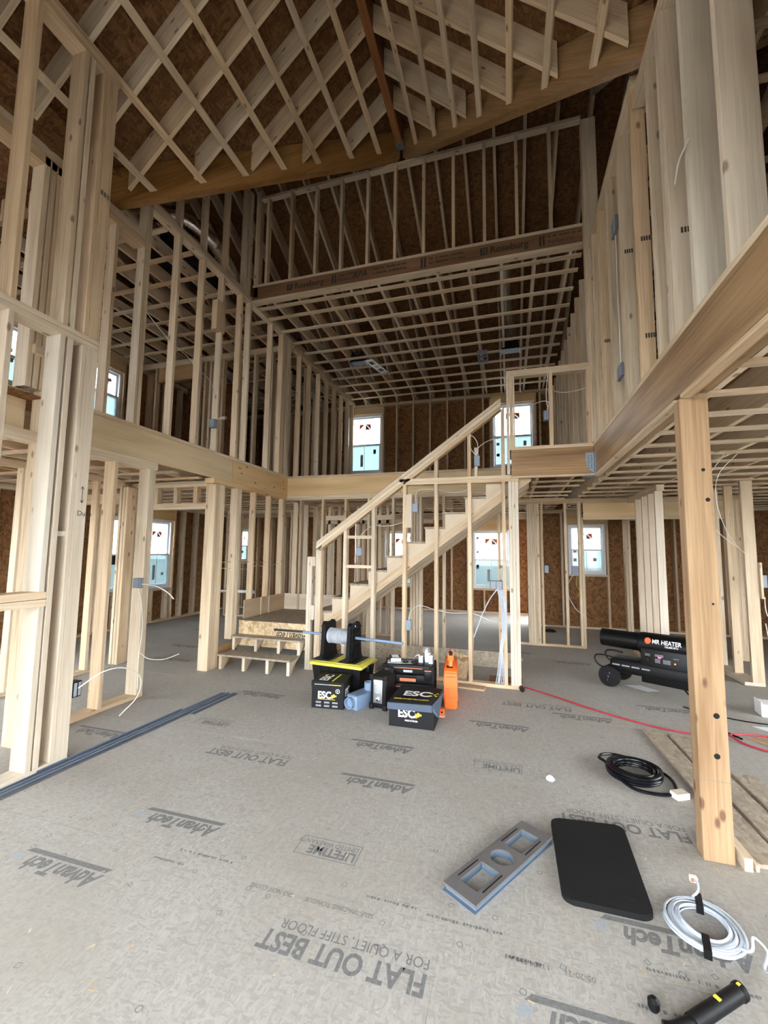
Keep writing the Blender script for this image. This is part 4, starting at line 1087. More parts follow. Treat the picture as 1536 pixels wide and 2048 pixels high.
# ---- two stacked tool organisers
for k, (z, lab) in enumerate(((.0, 'lower black tool organiser with orange latches in the stack'), (.1825, 'upper black tool organiser carrying papers and metal brackets'))):
    at(-1.01, 4.41, z, 6); CUR[0] = CUR[0] @ Matrix.Diagonal((.95, .74, .88, 1))
    to = empty('tool_organiser', (0, 0, 0), lab, 'tool box')
    rbox('case_base', -.275, .275, -.19, .19, 0.002, .10, 'black_plastic', to, r=.014, seg=2)
    rbox('case_lid', -.27, .27, -.185, .185, .105, .205, 'black_plastic', to, r=.016, seg=2)
    for x in (-.21, .21):
        rbox('latch', x - .04, x + .04, -.205, -.18, .045, .165, 'black_plastic', to, r=.006, seg=1); box('latch_tab', x - .035, x + .035, -.207, -.2055, .15, .162, 'orange_dull', to)
    rbox('handle', -.09, .09, -.215, -.187, .075, .10, 'black_plastic', to, r=.008, seg=2)
    box('lid_edge', -.15, .15, -.1875, -.1855, .168, .176, 'orange_dull', to); box('nameplate', -.085, .085, -.2165, -.2155, .032, .066, 'orange_dull', to)
    if k: box('label_plate', -.05, .045, -.1880, -.1862, .125, .15, 'grey_print', to)
    for x in (-.25, .25):
        for y_ in (-.165, .165): rbox('corner_bumper', x - .03, x + .03, y_ - .03, y_ + .03, .0, .203, 'dark_rubber', to, r=.01, seg=2)
    home()
at(-1.10, 4.37, .3635, 12)
pp = empty('paper_sheet', (0, 0, 0), 'white paper sheet lying on the upper tool organiser', 'paper')
hexa('sheet', [(-.13, -.06, 0), (.13, -.06, 0), (.13, .07, 0), (-.13, .07, 0)], [(-.13, -.06, .0015), (.13, -.06, .0015), (.13, .07, .0015), (-.13, .07, .0015)], 'paper', pp)
home()
at(-1.16, 4.385, .3655, 22)
sx1 = empty('small_carton', (0, 0, 0), 'small black and white device carton lying on the paper sheet', 'carton')
box('carton_body', -.055, .055, -.06, .06, 0, .048, 'black_card', sx1); box('carton_label', -.052, .052, -.0612, -.0602, .006, .042, 'white_print', sx1); box('carton_top', -.035, .035, -.055, .055, .0482, .049, 'white_print', sx1)
home()
for i, (x, y_) in enumerate(((-1.04, 4.35), (-.955, 4.36))):
    tp = lathe('tape_roll', [(.020, 0), (.030, 0), (.030, .018), (.020, .018)], (x, y_, .3655), (0, 0, 1), 'black_plastic', None, 20)
    prop(tp, 'black tape roll on the organiser, %s' % ('next to the small carton' if i == 0 else 'next to the metal brackets'), 'tape', 'tape rolls on the organiser')
at(-.86, 4.41, .3635, 0)
mb = empty('metal_bracket', (0, 0, 0), 'cluster of shiny steel bar hangers and box brackets on the upper organiser', 'bracket')
for i, (x, y_, w_, h_) in enumerate(((-.06, 0, .05, .07), (.0, .03, .06, .10), (.05, -.02, .045, .085))):
    boxes('bracket_plate', [(x, x + w_, y_, y_ + .003, 0, h_), (x, x + .003, y_, y_ + .05, 0, h_), (x + w_ - .003, x + w_, y_, y_ + .05, 0, h_ * .8)], 'steel', mb)
lathe('round_box', [(.042, 0), (.042, .035), (.038, .035), (.036, .005)], (.02, .03, .101), (0, 0, 1), 'steel', mb, 20)
tube('bracket_wire', [(-.11, -.01, .004), (-.09, -.02, .06), (-.05, -.02, .075), (-.04, -.03, .02)], .004, 'steel', mb)
home()

# ---- orange case
at(-.60, 4.52, 0, 7)
oc = empty('orange_case', (0, 0, 0), 'upright orange plastic tool case with black handle clips', 'tool case')
prism('case_body', [(-.30, .0), (.24, .0), (.26, .05), (.26, .34), (.22, .38), (-.24, .38), (-.29, .34), (-.31, .06)], 'x', -.062, .062, 'orange_plastic', oc, b=.012, smooth=True, seg=2)
for z0, z1, y0, y1 in ((.22, .29, -.29, -.10), (.08, .15, -.29, -.05), (.08, .30, .02, .20)): rbox('case_rib', -.07, -.061, y0, y1, z0, z1, 'orange_plastic', oc, r=.003, seg=1); rbox('case_rib', .061, .07, y0, y1, z0, z1, 'orange_plastic', oc, r=.003, seg=1)
for z in (.30, .19, .10): box('case_seam', -.045, .045, -.313, -.300, z - .003, z + .003, 'orange_dull', oc)
tube('carry_handle', [(0, -.22, .37), (0, -.20, .45), (0, -.15, .475), (0, .0, .475), (0, .05, .45), (0, .07, .37)], .022, 'orange_plastic', oc, seg=10)
rbox('clip', -.03, .03, -.225, -.16, .43, .505, 'orange_plastic', oc, r=.008, seg=2)
for y_, z in ((-.22, .50), (-.07, .40)): rbox('latch', -.018, .018, y_ - .03, y_ + .03, z - .012, z + .02, 'black_plastic', oc, r=.006, seg=2)
box('maker_plate', -.04, .02, -.28, -.20, .3805, .383, 'black_plastic', oc)
home()
at(-.615, 4.03, 0, 0)
ob = empty('orange_clip', (0, 0, 0), 'small orange plastic latch clip on the floor by the open carton', 'clip')
boxes('clip_body', [(-.02, .02, -.02, .02, 0.004, .07)], 'orange_plastic', ob); lathe('clip_hole', [(.009, 0), (.009, .002)], (0, -.0205, .042), (0, -1, 0), 'dark_rubber', ob, 12); box('clip_foot', -.024, .024, -.024, .024, 0, .0038, 'white_plastic', ob)
home()

# ---- heater: axis from left rear to right front
hx = Vector((1.06, 5.75, 0)); hd = Vector((.864, -.503, 0)).normalized(); ht = Vector((hd.y, -hd.x, 0))
CUR[0] = Matrix((( hd.x, -ht.x, 0, hx.x), (hd.y, -ht.y, 0, hx.y), (0, 0, 1, 0), (0, 0, 0, 1)))
# local: x along the barrel, -y towards the camera
he = empty('torpedo_heater', (.4, 0, 0), 'black torpedo heater with white lettering and two wheels behind the post', 'heater')
lathe('barrel', [(.088, .004), (.10, 0), (.10, .44), (.06, .44)], (0, 0, .51), (1, 0, 0), 'black_paint', he, 32)
lathe('housing', [(.10, .40), (.118, .41), (.122, .44), (.122, 1.02), (.10, 1.04), (.03, 1.04)], (0, 0, .505), (1, 0, 0), 'black_paint', he, 32)
lathe('outlet_cone', [(.085, .003), (.085, .02), (.05, .03)], (0, 0, .51), (1, 0, 0), 'dark_rubber', he, 24)
rbox('control_box', .43, .90, -.118, .10, .10, .47, 'black_paint', he, r=.012, seg=2)
rbox('fuel_tank', .10, .95, -.13, .13, .15, .315, 'black_plastic', he, r=.05, seg=3)
for y_ in (-.20, .20):
    wh_ = lathe('wheel', [(.06, -.025), (.108, -.025), (.116, -.012), (.116, .012), (.108, .025), (.06, .025)], (.13, y_, .1165), (0, 1, 0), 'dark_rubber', he, 32)
    lathe('hub_cap', [(.06, 0), (.055, .006), (.014, .010), (.012, .016)], (.13, y_ - .024, .1165), (0, -1, 0), 'black_plastic', wh_, 24); cyl('axle_nut', (.13, y_ - .040, .1165), (.13, y_ - .034, .1165), .011, 'steel', wh_)
    for a in (20, 200): 
        d_ = Vector((math.cos(math.radians(a + 55)), 0, math.sin(math.radians(a + 55))))
        cyl('wheel_spoke', Vector((.13, y_ - .0305, .1165)) + d_ * .022, Vector((.13, y_ - .0305, .1165)) + d_ * .052, .003, 'galv', wh_, seg=6)
cyl('axle', (.13, -.19, .1165), (.13, .19, .1165), .009, 'steel', he)
tube('tow_handle', [(.14, -.17, .245), (.06, -.17, .20), (.0, -.17, .22), (-.035, -.17, .27), (-.02, -.17, .32), (.06, -.17, .335), (.16, -.17, .325)], .009, 'black_plastic', he)
tube('tow_handle', [(.14, .17, .245), (.06, .17, .20), (.0, .17, .22), (-.035, .17, .27), (-.02, .17, .32), (.06, .17, .335), (.16, .17, .325)], .009, 'black_plastic', he)
tube('support_leg', [(.92, -.13, .2), (.93, -.13, .008), (.93, .13, .008), (.92, .13, .2)], .010, 'black_plastic', he, n=0)
yf = -.1185
gear = []
gc = Vector((.515, -.1232, .575))
bm = bmesh.new(); gv = [bm.verts.new((.508 + (.036 if k % 2 else .027) * math.cos(2 * math.pi * k / 24), -.1165 + .42 * (.036 if k % 2 else .027) * math.sin(2 * math.pi * k / 24), .556 + (.036 if k % 2 else .027) * math.sin(2 * math.pi * k / 24))) for k in range(24)]
bm.faces.new(gv); finish('logo_gear', bm, 'sticker_red', he)
Mh = frame((.548, -.1215, .535), (1, 0, 0), (0, .42, 1))
text('lettering', 'MR HEATER', .064, Mh, 'white_print', he, fat=.0016, sx=.80)
text('lettering', '125,000 BTU', .026, frame((.665, -.1245, .507), (1, 0, 0), (0, .12, 1)), 'white_print', he, fat=.0006, sx=.9)
for x, z, w_, h_ in ((.475, .395, .05, .035), (.57, .40, .08, .03), (.57, .335, .05, .045), (.645, .335, .07, .045), (.74, .40, .05, .012)):
    for k in range(int(h_ / .009)): quad('panel_print', [(x, yf - .0006, z + .009 * k), (x + w_, yf - .0006, z + .009 * k), (x + w_, yf - .0006, z + .009 * k + .004), (x, yf - .0006, z + .009 * k + .004)], 'sticker_grey', he)
lathe('control_knob', [(.022, 0), (.020, .015), (.012, .018)], (.50, yf, .352), (0, -1, 0), 'black_plastic', he, 20)
rbox('rocker_switch', .60, .63, yf - .006, yf + .001, .385, .40, 'lamp_red', he, r=.003, seg=1)
lathe('indicator_lamp', [(.007, 0), (.007, .004)], (.755, yf, .352), (0, -1, 0), 'lamp_orange', he, 12)
rbox('side_vent', .81, .825, yf - .003, yf + .001, .18, .27, 'sticker_grey', he, r=.002, seg=1)
for k in range(4): quad('tank_print', [(.14 + .1 * k, -.1305, .235), (.22 + .1 * k, -.1305, .235), (.22 + .1 * k, -.1305, .25), (.14 + .1 * k, -.1305, .25)], 'sticker_grey', he)
home()
tube_o = tube('power_cord', [(1.72, 5.24, .10), (1.74, 5.08, .05), (1.70, 4.85, .008), (1.66, 4.6, .007), (1.8, 4.3, .007)], .007, 'black_cable')
prop(tube_o, 'black power cord hanging down from the heater to the floor', 'cord')

# ---- flat things near the camera
at(.375, 2.415, 0, 0)
mt = empty('kneeling_mat', (0, 0, 0), 'black foam kneeling mat with a hand slot lying on the floor', 'mat')
def rrect(pts, r=.03, n=4):
    out = []; m_ = len(pts)
    for i in range(m_):
        p, a, b_ = Vector(pts[i]), Vector(pts[i - 1]), Vector(pts[(i + 1) % m_])
        u, v = (a - p).normalized(), (b_ - p).normalized()
        for k in range(n + 1):
            t_ = k / n; out.append(tuple((p + u * r * (1 - t_) ** 2 + v * r * t_ ** 2)))
    return out
mp = rrect([(-.178, -.303), (.175, -.30), (.196, .32), (-.178, .28)], .045)
prism('mat_body', mp, 'z', 0, .024, 'black_foam', mt, b=.004, smooth=True, seg=2)
prism('hand_slot', rrect([(.04, -.225), (.125, -.235), (.125, -.215), (.04, -.205)], .008, 2), 'z', .0235, .0246, 'dark_rubber', mt)
home()
# foam tray: outline with three openings
at(-.058, 2.265, 0, 58.2)
fp = empty('foam_tray', (0, 0, 0), 'dark grey foam tray with two rectangular and one round opening beside the mat', 'tray')
def ring_plate(name, outer, holes, z0, z1, mat, par):
    """flat plate with holes, built from rectangles and round cut-outs"""
    bm = bmesh.new()
    from mathutils.geometry import tessellate_polygon
    loops = [[Vector((p[0], p[1], 0)) for p in lp] for lp in [outer] + holes]
    flat = [v for lp in loops for v in lp]
    tris = tessellate_polygon(loops)
    A = [bm.verts.new((v.x, v.y, z0)) for v in flat]; B = [bm.verts.new((v.x, v.y, z1)) for v in flat]
    for q in tris:
        bm.faces.new([A[i] for i in q]); bm.faces.new([B[i] for i in q[::-1]])
    o = 0
    for lp in loops:
        n = len(lp)
        for i in range(n): bm.faces.new((A[o + i], A[o + (i + 1) % n], B[o + (i + 1) % n], B[o + i]))
        o += n
    return finish(name, bm, mat, par)
hl = [[(-.265, -.048), (-.095, -.048), (-.095, .048), (-.265, .048)], [(.095, -.048), (.265, -.048), (.265, .048), (.095, .048)],
      [(.055 * math.cos(2 * math.pi * k / 28), .055 * math.sin(2 * math.pi * k / 28)) for k in range(28)]]
ring_plate('tray_core', [(-.318, -.08), (.318, -.08), (.318, .08), (-.318, .08)], hl, .005, .026, 'foam_edge', fp)
ring_plate('tray_top', [(-.33, -.088), (.33, -.088), (.33, .088), (-.33, .088)], hl, .0262, .036, 'grey_foam', fp)
ring_plate('tray_bottom', [(-.335, -.088), (.33, -.088), (.33, .088), (-.335, .088)], hl, 0, .0048, 'grey_pvc', fp)
for y_ in (-.066, .066):
    for x0, x1 in ((-.25, -.10), (.10, .25)): box('tray_slot', x0, x1, y_ - .003, y_ + .003, .0362, .0368, 'dark_rubber', fp)
home()
# white cable coil
wc = empty('cable_coil', (.74, 2.14, 0), 'coil of flat white cable bound with black tape near the black mat', 'cable coil')
cr = random.Random(11)
for i in range(15):
    R_ = .082 + .0072 * (i % 7) + cr.uniform(-.002, .002); z = .008 + .010 * (i // 7) + cr.uniform(0, .003)
    ox, oy = cr.uniform(-.004, .004), cr.uniform(-.004, .004)
    tube('cable_loop', [(.725 + ox + R_ * 1.04 * math.cos(2 * math.pi * k / 36), 2.15 + oy + R_ * 1.1 * math.sin(2 * math.pi * k / 36), z + .004 * math.sin(4 * math.pi * k / 36 + i)) for k in range(37)], .0036, 'white_cable', wc, seg=6, n=0, squash=1.5)
tube('cable_end', [(.735, 2.275, .03), (.765, 2.30, .045), (.775, 2.335, .055), (.77, 2.36, .05)], .0055, 'white_cable', wc, seg=6)
box('cable_tag', .756, .784, 2.352, 2.372, .04, .062, 'white_plastic', wc); box('cable_tag', .757, .770, 2.3505, 2.3518, .043, .06, 'sticker_red', wc)
tube('cable_end', [(.80, 2.07, .012), (.845, 2.05, .03), (.87, 2.09, .05), (.90, 2.06, .03), (.86, 2.0, .012), (.885, 1.97, .03), (.93, 2.02, .05), (1.0, 2.0, .02)], .0055, 'white_cable', wc, seg=6, squash=.5)
for a in (75, 255):
    d_ = Vector((math.cos(math.radians(a)), math.sin(math.radians(a)) * 1.06, 0)); n_ = Vector((-d_.y, d_.x, 0)) * .012
    c0 = Vector((.725, 2.15, 0)) + d_ * .072; c1 = Vector((.725, 2.15, 0)) + d_ * .150
    hexa('tape_band', [c0 - n_ + Vector((0, 0, .002)), c1 - n_ + Vector((0, 0, .002)), c1 + n_ + Vector((0, 0, .002)), c0 + n_ + Vector((0, 0, .002))], [c0 - n_ + Vector((0, 0, .034)), c1 - n_ + Vector((0, 0, .034)), c1 + n_ + Vector((0, 0, .034)), c0 + n_ + Vector((0, 0, .034))], 'black_plastic', wc)
# handle of a tool at the bottom edge
th = empty('utility_tool', (.64, 1.79, .02), 'black tool handle with yellow marks lying at the front edge of the floor', 'tool')
hd0, hd1 = Vector((.53, 1.70, .028)), Vector((.715, 1.85, .030))
tube('grip', [hd0, hd0.lerp(hd1, .3), hd0.lerp(hd1, .6), hd0.lerp(hd1, .85), hd1], [.018, .024, .023, .026, .022] if False else .024, 'black_plastic', th, seg=14, n=6)
lathe('end_cap', [(.024, 0), (.027, .006), (.027, .02), (.020, .026)], hd1, hd1 - hd0, 'black_plastic', th, 20)
dd_ = (hd1 - hd0).normalized(); sd_ = Vector((dd_.y, -dd_.x, 0))
for t_, w_ in ((.55, .016), (1.0, .008)):
    p_ = hd0.lerp(hd1, t_) + Vector((0, 0, .0235)) + (dd_ * .008 if t_ == 1 else Vector((0, 0, 0)))
    hexa('yellow_mark', [p_ - dd_ * .006 - sd_ * w_ * .6, p_ + dd_ * .006 - sd_ * w_ * .6, p_ + dd_ * .006 + sd_ * w_ * .6, p_ - dd_ * .006 + sd_ * w_ * .6], [q + Vector((0, 0, .0035)) for q in (p_ - dd_ * .006 - sd_ * w_ * .6, p_ + dd_ * .006 - sd_ * w_ * .6, p_ + dd_ * .006 + sd_ * w_ * .6, p_ - dd_ * .006 + sd_ * w_ * .6)], 'yellow_print', th)
tube('blade_guard', [hd0, (.47, 1.66, .03), (.44, 1.655, .028)], .02, 'black_plastic', th, seg=12)
lathe('blade_tip', [(.012, 0), (.018, .01), (.018, .03), (.008, .04)], (.435, 1.74, .0), (0, 0, 1), 'black_plastic', th, 14)
# black cable coil
bc = empty('hose_coil', (.8, 3.4, 0), 'coil of thick glossy black cable on the floor left of the post', 'cable coil')
for i in range(9):
    R_ = .125 + .019 * (i % 3) + cr.uniform(-.004, .004); z = .011 + .019 * (i // 3); ox, oy = cr.uniform(-.008, .008), cr.uniform(-.008, .008)
    tube('cable_loop', [(.795 + ox + R_ * 1.0 * math.cos(2 * math.pi * k / 40), 3.40 + oy + R_ * .98 * math.sin(2 * math.pi * k / 40), z + .003 * math.sin(2 * math.pi * k / 40 * 2 + i)) for k in range(41)], .0095, 'black_cable', bc, seg=8, n=0)
tube('cable_end', [(.66, 3.44, .02), (.62, 3.50, .03), (.60, 3.54, .03), (.635, 3.60, .03), (.72, 3.645, .02), (.82, 3.63, .012), (.93, 3.55, .011), (1.0, 3.43, .011), (1.005, 3.31, .011), (.96, 3.20, .011), (.86, 3.165, .011), (.74, 3.19, .012), (.66, 3.28, .03)], .010, 'black_cable', bc, seg=8)
cyl('cable_tip', (.655, 3.45, .02), (.672, 3.435, .02), .006, 'steel', bc)
# pale wood offcut
at(.99, 3.185, 0, 28)
ob2 = empty('wood_block', (0, 0, 0), 'small white wooden offcut lying between the black coil and the post', 'offcut')
box('block_body', -.045, .045, -.030, .030, 0, .038, 'lumber_white', ob2, b=.002); box('block_end', -.0455, -.0452, -.028, .028, .002, .036, 'paper', ob2)
home()
# loose boards behind the post
def board(p0, p1, w, h, z, lab, mat='lumber', name='lumber_board', grp='loose boards on the floor beside the post'):
    p0, p1 = Vector((*p0, z)), Vector((*p1, z)); d = (p1 - p0).normalized(); n = Vector((-d.y, d.x, 0)) * w / 2
    o = hexa(name, [p0 - n, p1 - n, p1 + n, p0 + n], [q + Vector((0, 0, h)) for q in (p0 - n, p1 - n, p1 + n, p0 + n)], mat, None, d)
    return prop(o, lab, 'board', grp)
board((1.14, 4.24), (1.19, 2.62), .14, .02, 0, 'long grey board nearest the post foot, reaching past the black coil', 'osb_tread')
board((1.31, 4.20), (1.36, 2.50), .14, .02, 0, 'second long grey board lying parallel behind the post', 'osb_tread')
board((1.50, 3.6), (1.53, 2.3), .14, .02, 0, 'third grey board, farthest to the side of the post', 'osb_tread')
board((1.062, 2.85), (1.072, 2.575), .035, .06, 0, 'short pale stick with cut end leaning by the post foot', 'lumber', 'wood_stick')
board((1.106, 2.80), (1.112, 2.585), .014, .03, 0, 'thin wooden splinter beside the short pale stick', 'lumber', 'wood_splinter')
# grey metal strips on the left
def sl_(off, y_): return (-2.965 + .066 * (y_ - 1.93) + off, y_)
for i, (a, b_, w_, lab) in enumerate(((sl_(.022, 1.4), sl_(.022, 3.93), .045, 'wide grey steel strip nearest the room in the bundle'), (sl_(-.014, 1.4), sl_(-.014, 3.90), .018, 'narrow raised grey strip in the middle of the bundle'),
                                 (sl_(-.045, 1.4), sl_(-.045, 3.91), .03, 'grey steel strip along the wall side of the bundle'), (sl_(-.075, 1.7), sl_(-.075, 3.40), .016, 'shorter dark strip ending early in the bundle'),
                                 (sl_(.075, 3.36), sl_(.075, 3.95), .04, 'short end piece of grey strip at the bundle end'))):
    p0, p1 = Vector((*a, .0)), Vector((*b_, .0)); d = (p1 - p0).normalized(); n = Vector((-d.y, d.x, 0)) * w_ / 2
    ms = empty('metal_strip', (p0 + p1) / 2, lab, 'metal strip', 'grey strips along the left wall')
    hexa('web', [p0 - n, p1 - n, p1 + n, p0 + n], [q + Vector((0, 0, .006 + .004 * (i % 2))) for q in (p0 - n, p1 - n, p1 + n, p0 + n)], 'grey_strip', ms, d)
    e = n * .85; f_ = n * 1.0; up_ = .016 + .006 * (i % 2)
    hexa('lip', [p0 + e, p1 + e, p1 + f_, p0 + f_], [q + Vector((0, 0, up_)) for q in (p0 + e, p1 + e, p1 + f_, p0 + f_)], 'grey_pvc', ms, d)
# red extension cord
rc = tube('extension_cord', [(.10, 5.16, .008), (.22, 5.08, .008), (.45, 4.90, .008), (.70, 4.68, .008), (1.0, 4.46, .008), (1.28, 4.32, .008), (1.55, 4.29, .008), (1.78, 4.38, .008), (1.98, 4.42, .008), (2.2, 4.36, .008)], .0075, 'red_cord')
prop(rc, 'red extension cord running across the floor past the post', 'cord')
rc2 = tube('extension_cord', [(1.60, 4.60, .008), (1.70, 4.40, .022), (1.76, 4.22, .008), (1.88, 4.10, .008), (2.1, 4.02, .008)], .0075, 'red_cord')
prop(rc2, 'second red cord crossing over the first at the edge of the floor', 'cord')
rc3 = tube('extension_cord', [(1.62, 5.0, .006), (1.80, 4.86, .006), (2.05, 4.75, .006), (2.5, 4.72, .006)], .005, 'black_cable')
prop(rc3, 'thin dark cord on the floor towards the white carton', 'cord')
# papers, cartons near the heater
def slab(name, lab, cat, pts, h, mat, z=0.0):
    o = hexa(name, [(p[0], p[1], z) for p in pts], [(p[0], p[1], z + h) for p in pts], mat)
    return prop(o, lab, cat)
slab('paper_sheet', 'white printed sheet on the floor under the heater', 'paper', [(1.25, 5.62), (1.43, 5.44), (1.56, 5.50), (1.42, 5.66)], .001, 'paper')
at(2.42, 5.02, 0, -8)
wb = empty('white_carton', (0, 0, 0), 'long white carton on the floor by the far right framing', 'carton')
box('carton_body', -.16, .3, -.09, .09, 0, .115, 'white_plastic', wb); box('carton_flap', -.17, -.162, -.09, .09, .0, .13, 'white_print', wb)
home()
slab('paper_sheet', 'crumpled white sheet in front of the long white carton', 'paper', [(2.03, 4.66), (2.2, 4.45), (2.62, 4.5), (2.5, 4.70)], .002, 'paper')
slab('cardboard_sheet', 'flat brown cardboard sheet at the right edge of the floor', 'cardboard', [(1.86, 4.35), (2.05, 4.08), (2.6, 4.1), (2.5, 4.4)], .012, 'cardboard')
board((-.82, 4.98), (-.28, 4.93), .13, .018, 0, 'short plywood strip lying in front of the stair wall plate', 'plywood', 'plywood_strip', None)
sc_ = prism('osb_offcut', [(-.62, .04), (-.50, .04), (-.46, .30), (-.66, .33)], 'y', 5.131, 5.142, 'osb_pale', None, gdir='world')
prop(sc_, 'pale osb offcut leaning inside the stair wall bay', 'offcut')
kb = box('kick_board', -2.2, .10, 5.90, 5.915, 0, .20, 'osb_tread'); prop(kb, 'low plywood board lying under the stair', 'board')
dg = box('floor_hole_cover', -.25, .12, 5.15, 5.45, 0, .02, 'lvl_dark'); prop(dg, 'dark board on the floor where the cables drop at the stair wall', 'board')
ps = empty('pipe_stub', (.12, 4.985, 0), 'short black pipe stub lying at the end of the stair wall', 'pipe')
lathe('pipe_wall', [(.026, 0), (.026, .07), (.02, .07), (.02, .01)], (.10, 5.03, .028), (.15, -1, 0), 'black_plastic', ps, 20); lathe('pipe_bore', [(.019, 0), (.019, .002)], (.1105, 4.962, .028), (.15, -1, 0), 'dark_rubber', ps, 16)
pl_ = lathe('pet_dish', [(.05, 0), (.11, 0), (.10, .03), (.08, .03), (.07, .008)], (.72, 8.9, 0), (0, 0, 1), 'black_plastic', None, 24); prop(pl_, 'small round dark dish on the floor by the back window', 'dish')
sp_ = lathe('paper_scrap', [(.025, 0), (.03, .012), (.012, .03)], (.235, 3.16, 0), (.1, .1, 1), 'paper', None, 7); prop(sp_, 'crumpled white paper scrap beside the LIFETIME print', 'scrap')
rd2 = random.Random(21)
bm = bmesh.new()
for i in range(420):
    x, y_ = rd2.uniform(-2.8, 1.6), rd2.uniform(1.0, 5.0); a, l_, w_ = rd2.uniform(0, 3.14), rd2.uniform(.003, .016), rd2.uniform(.001, .003)
    c_, s_ = math.cos(a), math.sin(a)
    bm.faces.new([bm.verts.new((x + c_ * dx - s_ * dy, y_ + s_ * dx + c_ * dy, .0008 + .001 * (i % 3))) for dx, dy in ((-l_, -w_), (l_, -w_), (l_, w_), (-l_, w_))])
sd = finish('sawdust', bm, 'osb_pale'); prop(sd, 'scattered pale wood chips and sawdust on the floor', 'sawdust', kind='stuff')

# ---- electrical boxes and cables
def ebox(lab, x0, x1, y0, y1, z0, z1, open_dir, mat='box_blue', grp='electrical boxes on the studs'):
    e = empty('electrical_box', ((x0 + x1) / 2, (y0 + y1) / 2, z0), lab, 'electrical box', grp)
    box('box_shell', x0, x1, y0, y1, z0, z1, mat, e, b=.004)
    m_ = .008
    if open_dir == '-y': box('box_opening', x0 + m_, x1 - m_, y0 - .0012, y0 + .0004, z0 + m_, z1 - m_, 'sticker_grey', e); box('yoke', (x0 + x1) / 2 - .004, (x0 + x1) / 2 + .004, y0 - .003, y0 - .0013, z0, z1, mat, e)
    if open_dir == '+x': box('box_opening', x1 - .0004, x1 + .0012, y0 + m_, y1 - m_, z0 + m_, z1 - m_, 'sticker_grey', e); box('yoke', x1 + .0013, x1 + .003, (y0 + y1) / 2 - .004, (y0 + y1) / 2 + .004, z0, z1, mat, e)
    if open_dir == '-x': box('box_opening', x0 - .0012, x0 + .0004, y0 + m_, y1 - m_, z0 + m_, z1 - m_, 'sticker_grey', e); box('yoke', x0 - .003, x0 - .0013, (y0 + y1) / 2 - .004, (y0 + y1) / 2 + .004, z0, z1, mat, e)
    return e
ebox('grey switch box with cables on the double stud beside the left opening', -3.66, -3.585, 3.43, 3.497, 1.10, 1.20, '+x', 'grey_pvc')
ebox('dark outlet box low on the back of the tall near wall', -3.10, -3.03, 2.392, 2.46, .42, .53, '+x', 'black_plastic')
ebox('switch box on the partition in front of the left window', -5.10, -5.036, 4.36, 4.43, 1.28, 1.40, '-y', 'black_plastic')
ebox('grey box halfway up the stud of the upper left gallery', -3.66, -3.585, 4.43, 4.499, 3.05, 3.16, '+x', 'grey_pvc')
ebox('blue box between the two blocks of the stair wall', -1.865, -1.795, 5.05, 5.11, 1.44, 1.54, '-y')
ebox('blue box beside the white board high on the stair wall', -1.14, -1.072, 5.045, 5.11, 1.985, 2.085, '-y')
ebox('blue multi-gang panel box with a bundle of cables at the stair wall end', -.222, -.082, 5.045, 5.12, 1.08, 1.18, '-y', 'grey_pvc')
ebox('blue box low beside the reel pipe on the stair wall', -1.212, -1.15, 5.05, 5.11, .56, .68, '-y')
ebox('white edged box above the stair plates at the stair head', -.384, -.32, 4.985, 5.038, 2.51, 2.63, '-y', 'box_blue')
ebox('grey box on the half wall stud over the short header', .395, .453, 5.0, 5.06, 3.0, 3.115, '-y', 'grey_pvc')
ebox('higher grey box on the right upper wall', .876, .899, 3.66, 3.80, 4.17, 4.30, '-x', 'grey_pvc')
ebox('lower grey box on the right upper wall', .876, .899, 3.66, 3.80, 2.92, 3.03, '-x', 'grey_pvc')
ebox('blue box on the partition post by the back right window', .545, .61, 7.47, 7.53, 1.18, 1.30, '-y')
ebox('blue box between the thin studs by the back right window', .96, 1.06, 7.47, 7.53, 1.16, 1.30, '-y')
ebox('black box on the backing board of the far right stud', 2.835, 2.95, 6.08, 6.2, 1.12, 1.28, '-y', 'black_plastic')
def wire(lab, pts, r=.0045, mat='wire_white', grp='cables strung through the framing'):
    o = tube('cable', pts, r, mat, seg=6); prop(o, lab, 'cable', grp); return o
wire('white cable bundle hanging from the multi-gang box, outermost strand', [(-.12, 5.035, 1.08), (-.07, 5.03, .95), (-.055, 5.03, .7), (-.10, 5.03, .45), (-.12, 5.03, .2), (-.14, 5.04, .05)], .0055, 'white_cable')
for i, od in enumerate(('first', 'second', 'third', 'fourth', 'fifth', 'sixth')): wire('%s hanging white cable from the left in the bundle below the multi-gang box' % od, [(-.14 + .012 * i, 5.033, 1.085), (-.105 + .012 * i, 5.032, .9), (-.095 + .009 * i, 5.03, .62), (-.12 + .006 * i, 5.032, .42), (-.15 + .016 * i, 5.034, .16), (-.17 + .02 * i, 5.04, .045)], .0048, 'white_cable', 'cable bundle at the stair wall')
wire('white cable end sticking out of the multi-gang box', [(-.13, 5.04, 1.10), (-.22, 4.99, .98), (-.30, 4.96, .82), (-.36, 4.95, .66), (-.40, 4.95, .55)], .0055, 'white_cable')
wire('white cable sagging across the stair wall bays at knee height', [(-1.18, 5.08, .67), (-1.16, 5.10, .78), (-1.05, 5.12, .85), (-.84, 5.135, .80), (-.65, 5.135, .78), (-.44, 5.135, .79), (-.25, 5.13, .73), (-.08, 5.10, .70)])
wire('white cable arching over the block between the stair wall studs', [(-1.83, 5.07, 1.54), (-1.82, 5.08, 1.68), (-1.72, 5.10, 1.79), (-1.62, 5.10, 1.82), (-1.45, 5.13, 1.82), (-1.25, 5.13, 1.88), (-1.16, 5.10, 2.0)])
